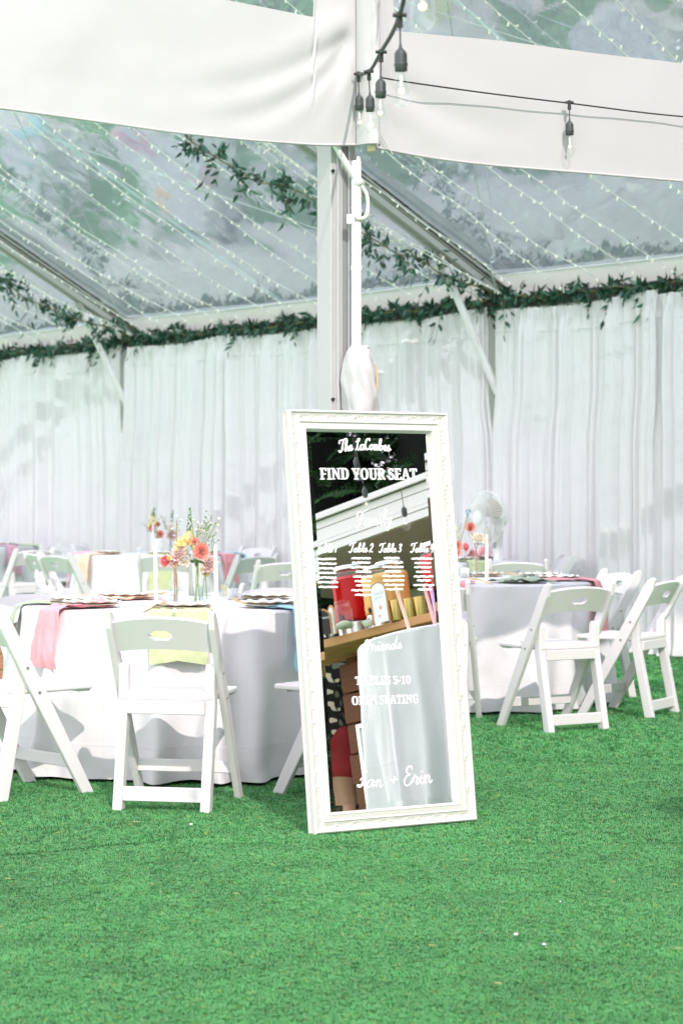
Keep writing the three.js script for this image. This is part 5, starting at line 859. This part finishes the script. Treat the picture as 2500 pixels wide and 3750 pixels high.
  const jarP = on(1268, 2340, 2.72), jar = thing('glass_jar', 'ribbed clear glass jar with handle on the bar, in the mirror', 'jar', jarP);
  part('jar_body', grid(96, 10, (u, v) => { const a = u * 6.2832, y = 0.125 * v, r = (v < 0.8 ? 0.047 : lerp(0.047, 0.038, (v - 0.8) / 0.2)) + 0.0014 * Math.cos(a * 24) * (v < 0.8 ? 1 : 0); return [Math.cos(a) * r, y + 0.002, Math.sin(a) * r]; }, true), glass, jar);
  part('jar_rim', lathe([[0.038, 0.125], [0.041, 0.132], [0.041, 0.142], [0.038, 0.145]], 30), glass, jar); part('handle', tube([V(-0.046, 0.10, 0.01), V(-0.075, 0.095, 0.012), V(-0.078, 0.06, 0.012), V(-0.047, 0.035, 0.01)], 0.006, 20, 8), glass, jar); part('coins', lathe([[0.0005, 0.006], [0.042, 0.006], [0.042, 0.03], [0.02, 0.04], [0.0005, 0.036]], 20), mat('banknotes', [0.42, 0.45, 0.32], 0.8), jar);
  const bowlP = on(1352, 2318, 2.70); solo('small_bowl', lathe([[0.0005, 0.003], [0.022, 0.003], [0.036, 0.03], [0.034, 0.03], [0.021, 0.006], [0.0005, 0.006]], 26), mat('white_china'), 'small white bowl on the bar edge left of the arch sign, in the mirror', 'bowl').position.set(...bowlP);

  // ---- tall cocktail table with cloth and pastel sticks
  const cc = V(1.99, 0, -6.80), cl = new THREE.Mesh(clothGeo(0.385, 1.045, 11, 0.10, 77, 0.04), cloth); cl.name = numbered('tablecloth'); cl.position.copy(cc); cl.rotation.y = 2.2; scene.add(cl); tag(cl, 'white cloth over a tall cocktail table, reflected in the lower half of the mirror', 'tablecloth');
  [['peach', [0.93, 0.62, 0.50], 1500, 2312, 1450, 2152, 1.95], ['pink', [0.92, 0.50, 0.50], 1592, 2285, 1553, 2150, 1.86], ['lilac', [0.70, 0.48, 0.86], 1602, 2268, 1576, 2150, 1.95]].forEach(([n, rgb, x0, y0, x1, y1, L]) => {
    const a = via(x0, y0, L), b = via(x1, y1, L); solo('pastel_stick', [rod(a.setY(Math.max(a.y, 1.05)), b, 0.0095, 12, 0.0085), new THREE.SphereGeometry(0.0088, 10, 8).translate(b.x, b.y, b.z)], mat('stick_' + n, rgb, 0.5), `slanted ${n} taper stick above the cocktail table, in the mirror`, 'stick', 'pastel taper sticks');
    solo('stick_holder', lathe([[0.0005, 0.0], [0.03, 0.0], [0.032, 0.012], [0.014, 0.018], [0.014, 0.03], [0.0115, 0.03]], 22), glass, `clear holder at the foot of the ${n} taper stick, in the mirror`, 'holder').position.set(a.x, 1.052, a.z);
  });
  const bd = via(1292, 2985, 2.55), bt = via(1258, 2645, 2.55), sgn = thing('framed_board', 'leaning board with silver frame between the person and the cloth, in the mirror', 'board', [bd.x + 0.06, 0.015, bd.z - 0.20], -Math.PI / 2);
  sgn.rotation.set(0, -Math.PI / 2 + 0.25, 0); const Hs = bt.y - 0.02;
  part('board', box(0.44, Hs, 0.012, -0.06, Hs / 2, 0, 0.003), mat('board_face', [0.72, 0.76, 0.78], 0.4), sgn); part('board_frame', [box(0.025, Hs, 0.03, -0.28, Hs / 2, 0.004, 0.004), box(0.025, Hs, 0.03, 0.16, Hs / 2, 0.004, 0.004), box(0.415, 0.025, 0.03, -0.06, Hs - 0.0125, 0.004, 0.004), box(0.415, 0.025, 0.03, -0.06, 0.0125, 0.004, 0.004)], zinc, sgn);
  // ---- bulbs of a second festoon near the bar
  const s3 = thing('festoon_light_string', 'festoon cable with hanging bulbs over the bar, seen in the mirror', 'string lights');
  const pts = [via(1262, 1380, 4.2), via(1296, 1625, 4.2), via(1318, 1760, 4.1), via(1345, 1830, 4.0), via(1400, 1870, 4.0), via(1480, 1875, 4.1), via(1640, 1880, 4.0)];
  part('cable', tube([pts[0], pts[1], via(1312, 1690, 4.15), via(1330, 1770, 4.05)], 0.005, 40, 6), mat('festoon_cable'), s3);
  for (const [px, py, L] of [[1305, 1705, 4.15], [1337, 1815, 4.0], [1481, 1885, 3.7]]) { const p = via(px, py, L), g = new THREE.Group(); g.name = 'pendant_lamp'; g.position.copy(p); s3.add(g); part('socket', lathe([[0.0005, 0.062], [0.004, 0.05], [0.0165, 0.034], [0.0165, 0.0], [0.011, -0.011]], 18), mat('socket_rubber'), g); part('bulb', lathe([[0.0125, 0], [0.0135, -0.012], [0.019, -0.034], [0.0242, -0.068], [0.021, -0.082], [0.012, -0.092], [0.0005, -0.0945]], 20), glass, g); part('filament', new THREE.SphereGeometry(0.007, 8, 6).translate(0, -0.05, 0), mat('bulb_filament'), g); part('hanger', rod(V(0, 0.05, 0), V(0, 0.14, 0), 0.0025, 5), mat('festoon_cable'), g); }
}

// ------------------------------------------------------------------ the person at the end of the bar
function blob(caps, cell, k = 0.03) {                    // tapered capsules joined by a smooth minimum and meshed
  const lo = V(1e9, 1e9, 1e9), hi = V(-1e9, -1e9, -1e9);
  for (const c of caps) for (const [p, r] of [[c[0], c[2]], [c[1], c[3]]]) { lo.min(p.clone().addScalar(-r - 0.05)); hi.max(p.clone().addScalar(r + 0.05)); }
  const mid = lo.clone().add(hi).multiplyScalar(0.5), half = Math.max(hi.x - lo.x, hi.y - lo.y, hi.z - lo.z) / 2, n = Math.ceil(half * 2 / cell), mc = new MarchingCubes(n, white, false, false, 200000); mc.isolation = 0;
  const pa = V(), ba = V(), p = V();
  for (let z = 0; z < n; z++) for (let y = 0; y < n; y++) for (let x = 0; x < n; x++) {
    p.set(mid.x + (x / n * 2 - 1) * half, mid.y + (y / n * 2 - 1) * half, mid.z + (z / n * 2 - 1) * half); let d = 9;
    for (const [a, b, ra, rb, sx = 1, sz = 1] of caps) { pa.copy(p).sub(a); ba.copy(b).sub(a); const t = clamp(pa.dot(ba) / ba.lengthSq()); pa.addScaledVector(ba, -t); pa.x /= sx; pa.z /= sz; const e = pa.length() - lerp(ra, rb, t), h = clamp(0.5 + 0.5 * (d - e) / k); d = lerp(d, e, h) - k * h * (1 - h); }
    mc.field[z * n * n + y * n + x] = -d;
  }
  mc.update(); const cnt = mc.count, g = new THREE.BufferGeometry();
  g.setAttribute('position', new THREE.BufferAttribute(mc.positionArray.slice(0, cnt * 3), 3)); const m = mergeVertices(g, 1e-5); m.scale(half, half, half); m.translate(mid.x, mid.y, mid.z); m.computeVertexNormals(); 
  const nn = m.attributes.normal, pp = m.attributes.position; let s = 0; for (let i = 0; i < Math.min(400, pp.count); i++) s += (pp.getX(i) - mid.x) * nn.getX(i) + (pp.getZ(i) - mid.z) * nn.getZ(i); if (s < 0) { const ix = m.index.array; for (let i = 0; i < ix.length; i += 3) { const t = ix[i]; ix[i] = ix[i + 1]; ix[i + 1] = t; } m.computeVertexNormals(); }
  return m;
}
{
  const f = via(1205, 2985, 4.05), pr = thing('person', 'person in dark floral shirt and red shorts standing at the bar, seen in the mirror', 'person', [f.x, 0.012, f.z], 1.0);
  const skin = mat('skin', [0.42, 0.24, 0.16], 0.55), shorts = mat('red_shorts', [0.30, 0.02, 0.025], 0.85), hair = mat('dark_hair', [0.02, 0.012, 0.008], 0.6);
  const spots = dataTex(256, (u, v) => { const a = fbm(u, v, 5, 71, 2), b = fbm(u, v, 6, 88, 2); return a > 0.60 ? [0.86, 0.82, 0.74] : b > 0.66 ? [0.42, 0.47, 0.42] : [0.09, 0.08, 0.08]; }, true);
  const shirt = mat('floral_shirt', [1, 1, 1], 0.85, { map: withRepeat(spots, 6) });
  const L = [];                                          // facing +z in its own axes
  for (const s of [-1, 1]) { L.push([V(s * 0.09, 0.90, 0), V(s * 0.105, 0.50, 0.02), 0.078, 0.055], [V(s * 0.105, 0.50, 0.02), V(s * 0.11, 0.36, -0.01), 0.052, 0.056], [V(s * 0.11, 0.36, -0.01), V(s * 0.112, 0.09, -0.03), 0.056, 0.036], [V(s * 0.112, 0.05, -0.04), V(s * 0.125, 0.03, 0.15), 0.038, 0.030]);
    L.push([V(s * 0.19, 1.43, 0), V(s * 0.25, 1.14, -0.02), 0.045, 0.038], [V(s * 0.25, 1.14, -0.02), V(s * 0.17, 1.17, 0.24), 0.036, 0.025]); }
  L.push([V(0, 0.95, 0), V(0, 1.18, 0.01), 0.12, 0.115, 1.25, 0.85], [V(0, 1.18, 0.01), V(0, 1.40, -0.01), 0.12, 0.125, 1.3, 0.8], [V(0, 1.42, -0.01), V(0, 1.55, 0.01), 0.055, 0.050], [V(0, 1.62, 0.02), V(0, 1.68, 0.005), 0.076, 0.088, 0.92, 1.08], [V(0, 1.585, 0.06), V(0, 1.60, 0.05), 0.035, 0.05], [V(0, 1.63, 0.10), V(0, 1.66, 0.095), 0.014, 0.008], [V(-0.08, 1.64, 0), V(-0.082, 1.67, -0.005), 0.016, 0.018], [V(0.08, 1.64, 0), V(0.082, 1.67, -0.005), 0.016, 0.018]);
  part('body', blob(L, 0.016, 0.03), skin, pr);
  for (const s of [-1, 1]) {                              // hands with five separate bent fingers
    const w = V(0, 0, 0), H = [[w.clone().add(V(0, 0.02, -0.01)), w.clone().add(V(0, -0.06, 0.015)), 0.024, 0.030, 0.6, 1]];
    for (let k = 0; k < 4; k++) { const b = w.clone().add(V(s * -0.002, -0.075, -0.018 + k * 0.021)), l = [0.055, 0.07, 0.075, 0.066][k], m = b.clone().add(V(-s * 0.006, -l * 0.55, 0.006)), e = m.clone().add(V(-s * 0.02, -l * 0.45, 0.004)); H.push([w.clone().add(V(0, -0.045, -0.012 + k * 0.016)), b, 0.011, 0.0092], [b, m, 0.009, 0.0084], [m, e, 0.0082, 0.0068]); }
    H.push([w.clone().add(V(0, -0.02, 0.03)), w.clone().add(V(-s * 0.012, -0.05, 0.055)), 0.013, 0.0105], [w.clone().add(V(-s * 0.012, -0.05, 0.055)), w.clone().add(V(-s * 0.022, -0.085, 0.058)), 0.0098, 0.008]);
    part('hand', blob(H, 0.0045, 0.006).rotateX(-1.35).translate(s * 0.17, 1.17, 0.24), skin, pr);
  }
  const S = [[V(0, 0.90, 0.0), V(0, 1.18, 0.01), 0.135, 0.132, 1.22, 0.9], [V(0, 1.18, 0.01), V(0, 1.40, -0.01), 0.134, 0.135, 1.3, 0.84], [V(0.14, 1.43, 0), V(0.225, 1.24, -0.01), 0.072, 0.066], [V(-0.14, 1.43, 0), V(-0.225, 1.24, -0.01), 0.072, 0.066]];
  const sg = blob(S, 0.016, 0.04); { const q = sg.attributes.position, uv = new Float32Array(q.count * 2); for (let i = 0; i < q.count; i++) { uv[2 * i] = (Math.atan2(q.getX(i), q.getZ(i)) * 0.15); uv[2 * i + 1] = q.getY(i); } sg.setAttribute('uv', new THREE.BufferAttribute(uv, 2)); }
  part('floral_shirt', sg, shirt, pr);
  const T = [[V(0, 0.93, 0), V(0, 0.86, 0), 0.125, 0.12, 1.25, 0.95]]; for (const s of [-1, 1]) T.push([V(s * 0.09, 0.86, 0), V(s * 0.106, 0.70, 0.015), 0.098, 0.086]);
  part('shorts', blob(T, 0.015, 0.025), shorts, pr);
  part('hair', blob([[V(0, 1.70, -0.02), V(0, 1.725, -0.005), 0.095, 0.09, 0.98, 1.1], [V(0, 1.62, -0.06), V(0, 1.68, -0.05), 0.07, 0.085]], 0.014, 0.03), hair, pr);
  part('eye', [-1, 1].map((s) => new THREE.SphereGeometry(0.011, 10, 8).translate(s * 0.032, 1.664, 0.083)), mat('eye_dark', [0.05, 0.04, 0.035], 0.2), pr);
  part('mouth', rod(V(-0.02, 1.603, 0.094), V(0.02, 1.603, 0.094), 0.005, 6), mat('lip', [0.38, 0.14, 0.12], 0.5), pr);
}

// ------------------------------------------------------------------ trees: cedars behind the bar, a wood behind the tent
const bark = mat('tree_bark', [0.10, 0.065, 0.04], 0.95);
{
  reseed(1201);
  const frond = () => {                                   // a drooping flat spray of cedar
    const pos = [], idx = []; const quad = (a, b, w, dz) => { const n = pos.length / 3, d = b.clone().sub(a), s = V(-d.y, d.x, dz).normalize().multiplyScalar(w); for (const p of [a.clone().sub(s), a.clone().add(s), b.clone().addScaledVector(s, 0.35), b.clone().addScaledVector(s, -0.35)]) pos.push(p.x, p.y, p.z); idx.push(n, n + 1, n + 2, n, n + 2, n + 3); };
    const sp = (t) => V(0.02 * Math.sin(t * 3), t * 0.42, -0.16 * t * t);
    for (let k = 0; k < 5; k++) quad(sp(k / 5), sp((k + 1) / 5), 0.004, 0);
    for (let k = 1; k < 10; k++) for (const s of [-1, 1]) { const t = k / 10, a = sp(t), L = 0.15 * (1 - t * 0.75), b = a.clone().add(V(s * L * 0.85, L * 0.62, -0.03 * L - 0.02)); quad(a, b, 0.006, rr(-0.3, 0.3)); for (let j = 1; j < 4; j++) for (const q of [-1, 1]) { const c = a.clone().lerp(b, j / 4), e = c.clone().add(V(s * L * 0.16 + q * 0.012, L * (q > 0 ? 0.34 : 0.03), rr(-0.012, 0.012))); quad(c, e, 0.0055, rr(-0.4, 0.4)); } }
    const g = new THREE.BufferGeometry(); g.setAttribute('position', new THREE.Float32BufferAttribute(pos, 3)); g.setIndex(idx); g.computeVertexNormals(); return g;
  };
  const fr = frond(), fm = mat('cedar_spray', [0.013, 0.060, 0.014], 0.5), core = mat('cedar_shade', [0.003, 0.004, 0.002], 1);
  const cedar = (x, z, h, rad, n, label) => {
    const o = thing('cedar_tree', label, 'tree', [x, 0, z], 0, 'cedars behind the bar');
    part('trunk', [rod(V(0, 0, 0), V(0, h * 0.95, 0), 0.16, 10, 0.03), ...Array.from({ length: 26 }, () => { const y = rr(0.1, 0.85) * h, a = rr(0, 6.28), L = rad * (1 - y / h) * 0.9 + 0.2; return rod(V(0, y, 0), V(Math.cos(a) * L, y + L * 0.1, Math.sin(a) * L), 0.025, 5, 0.006); })], bark, o);
    const inst = new THREE.InstancedMesh(fr, fm, n), M = new THREE.Matrix4(), q = new THREE.Quaternion(), dark = [];
    for (let i = 0; i < n; i++) { const y = Math.pow(rnd(), 1.25) * h, R = rad * Math.pow(1 - y / h * 0.93, 0.8), a = rr(0, 6.2832), r = R * Math.pow(rr(0.25, 1), 0.5), clump = 1 + 0.18 * Math.sin(a * 5 + y * 2.2); const out = V(Math.cos(a), rr(-0.5, 0.15), Math.sin(a)).normalize(), xx = out.clone().cross(V(rr(-0.4, 0.4), 1, rr(-0.4, 0.4))).normalize(), zz = xx.clone().cross(out), s = rr(0.8, 1.6); M.makeBasis(xx.multiplyScalar(s), out.multiplyScalar(s), zz.multiplyScalar(s)).setPosition(Math.cos(a) * r * clump, y + 0.15, Math.sin(a) * r * clump); inst.setMatrixAt(i, M); const g = rr(0.6, 1.5); inst.setColorAt(i, new THREE.Color().setRGB(g * rr(0.8, 1.3), g, g * rr(0.7, 1))); }
    inst.name = 'crown'; inst.userData.kind = 'stuff'; o.add(inst);
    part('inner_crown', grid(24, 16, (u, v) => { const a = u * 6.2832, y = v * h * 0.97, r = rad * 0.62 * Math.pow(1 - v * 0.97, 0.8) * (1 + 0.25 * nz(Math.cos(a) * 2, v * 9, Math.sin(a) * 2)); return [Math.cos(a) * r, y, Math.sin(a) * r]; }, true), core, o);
  };
  [[6.0, -3.2, 9.5, 1.7], [6.4, -5.2, 10.5, 1.9], [5.7, -1.2, 9.0, 1.8], [6.9, -7.0, 9.5, 1.9], [7.6, -2.0, 11, 2.1], [8.2, -4.6, 11.5, 2.2], [6.6, 1.0, 9.5, 2.0]].forEach(([x, z, h, r], i) => cedar(x, z, h, r, 1500, 'dark drooping cedar in the mirror behind the roof of the bar'));
}
{
  reseed(1301);
  const sprig = (() => { const gs = []; for (let k = 0; k < 9; k++) { const l = leafGeo(0.15, 0.075, 0.03), a = k / 9 * 6.283 + rr(-0.3, 0.3); l.rotateX(rr(-0.7, 0.5)); l.rotateZ(a); l.translate(rr(-0.12, 0.12), rr(-0.12, 0.12), rr(-0.1, 0.1)); gs.push(l); } return merged(gs); })();
  const greens = [mat('wood_green', [0.055, 0.10, 0.055], 0.7), mat('wood_green_dark', [0.035, 0.065, 0.042], 0.7), mat('wood_green_light', [0.08, 0.13, 0.065], 0.7)];
  const make = (h, rad, kind, m) => {
    const o = new THREE.Group(), lobes = Array.from({ length: 13 }, () => { const y = rr(0.3, 0.95), R = kind ? rad * (1 - y) * 1.1 + 0.3 : rad * Math.sin(Math.PI * Math.pow(y, 0.8)) * 0.75 + 0.3, a = rr(0, 6.28); return V(Math.cos(a) * R, y * h, Math.sin(a) * R); });
    part('trunk', [rod(V(0, 0, 0), V(0, h * 0.8, 0), h * 0.022, 10, h * 0.006), ...lobes.map((p) => rod(V(0, p.y * 0.7, 0), p, h * 0.007, 6, h * 0.002))], bark, o);
    const inst = new THREE.InstancedMesh(sprig, m, 2600), M = new THREE.Matrix4(), q = new THREE.Quaternion();
    for (let i = 0; i < 2600; i++) { const c = lobes[rnd() * lobes.length | 0], d = V(rr(-1, 1), rr(-1, 1), rr(-1, 1)).normalize(), R = rad * (kind ? 0.34 : 0.46) * Math.pow(rr(0.2, 1), 0.4), s = rr(0.8, 1.7), g = rr(0.7, 1.35); q.setFromEuler(new THREE.Euler(rr(-1, 1), rr(0, 6.28), rr(-1, 1))); M.compose(c.clone().addScaledVector(d, R), q, V(s, s, s)); inst.setMatrixAt(i, M); inst.setColorAt(i, new THREE.Color().setRGB(g * rr(0.9, 1.2), g, g)); }
    inst.name = 'crown'; inst.userData.kind = 'stuff'; o.add(inst);
    return o;
  };
  const kinds = [make(9, 2.8, 0, greens[0]), make(11, 2.3, 1, greens[1]), make(8, 2.9, 0, greens[2])], usedK = [0, 0, 0];
  const tags = ['mid-green leafy tree seen dimly through the clear tent roof', 'dark conical tree seen dimly through the clear tent roof', 'light green leafy tree seen dimly through the clear tent roof'];
  for (let i = 0; i < 30; i++) {
    const k = i % 3, o = usedK[k]++ ? kinds[k].clone() : kinds[k], row = i % 2, u = i / 29, w = lerp(-16, 26, u), inw = row ? rr(-17, -13) : rr(-9.5, -7), p = tw(inw, w, 0);
    o.name = numbered('broadleaf_tree'); o.position.copy(p); o.rotation.y = rr(0, 6.28); o.scale.setScalar(row ? rr(1.15, 1.45) : rr(0.85, 1.1)); scene.add(o); tag(o, tags[k], 'tree', tags[k].split(' seen')[0] + 's behind the tent');
  }
}
renderer.render(scene, camera);
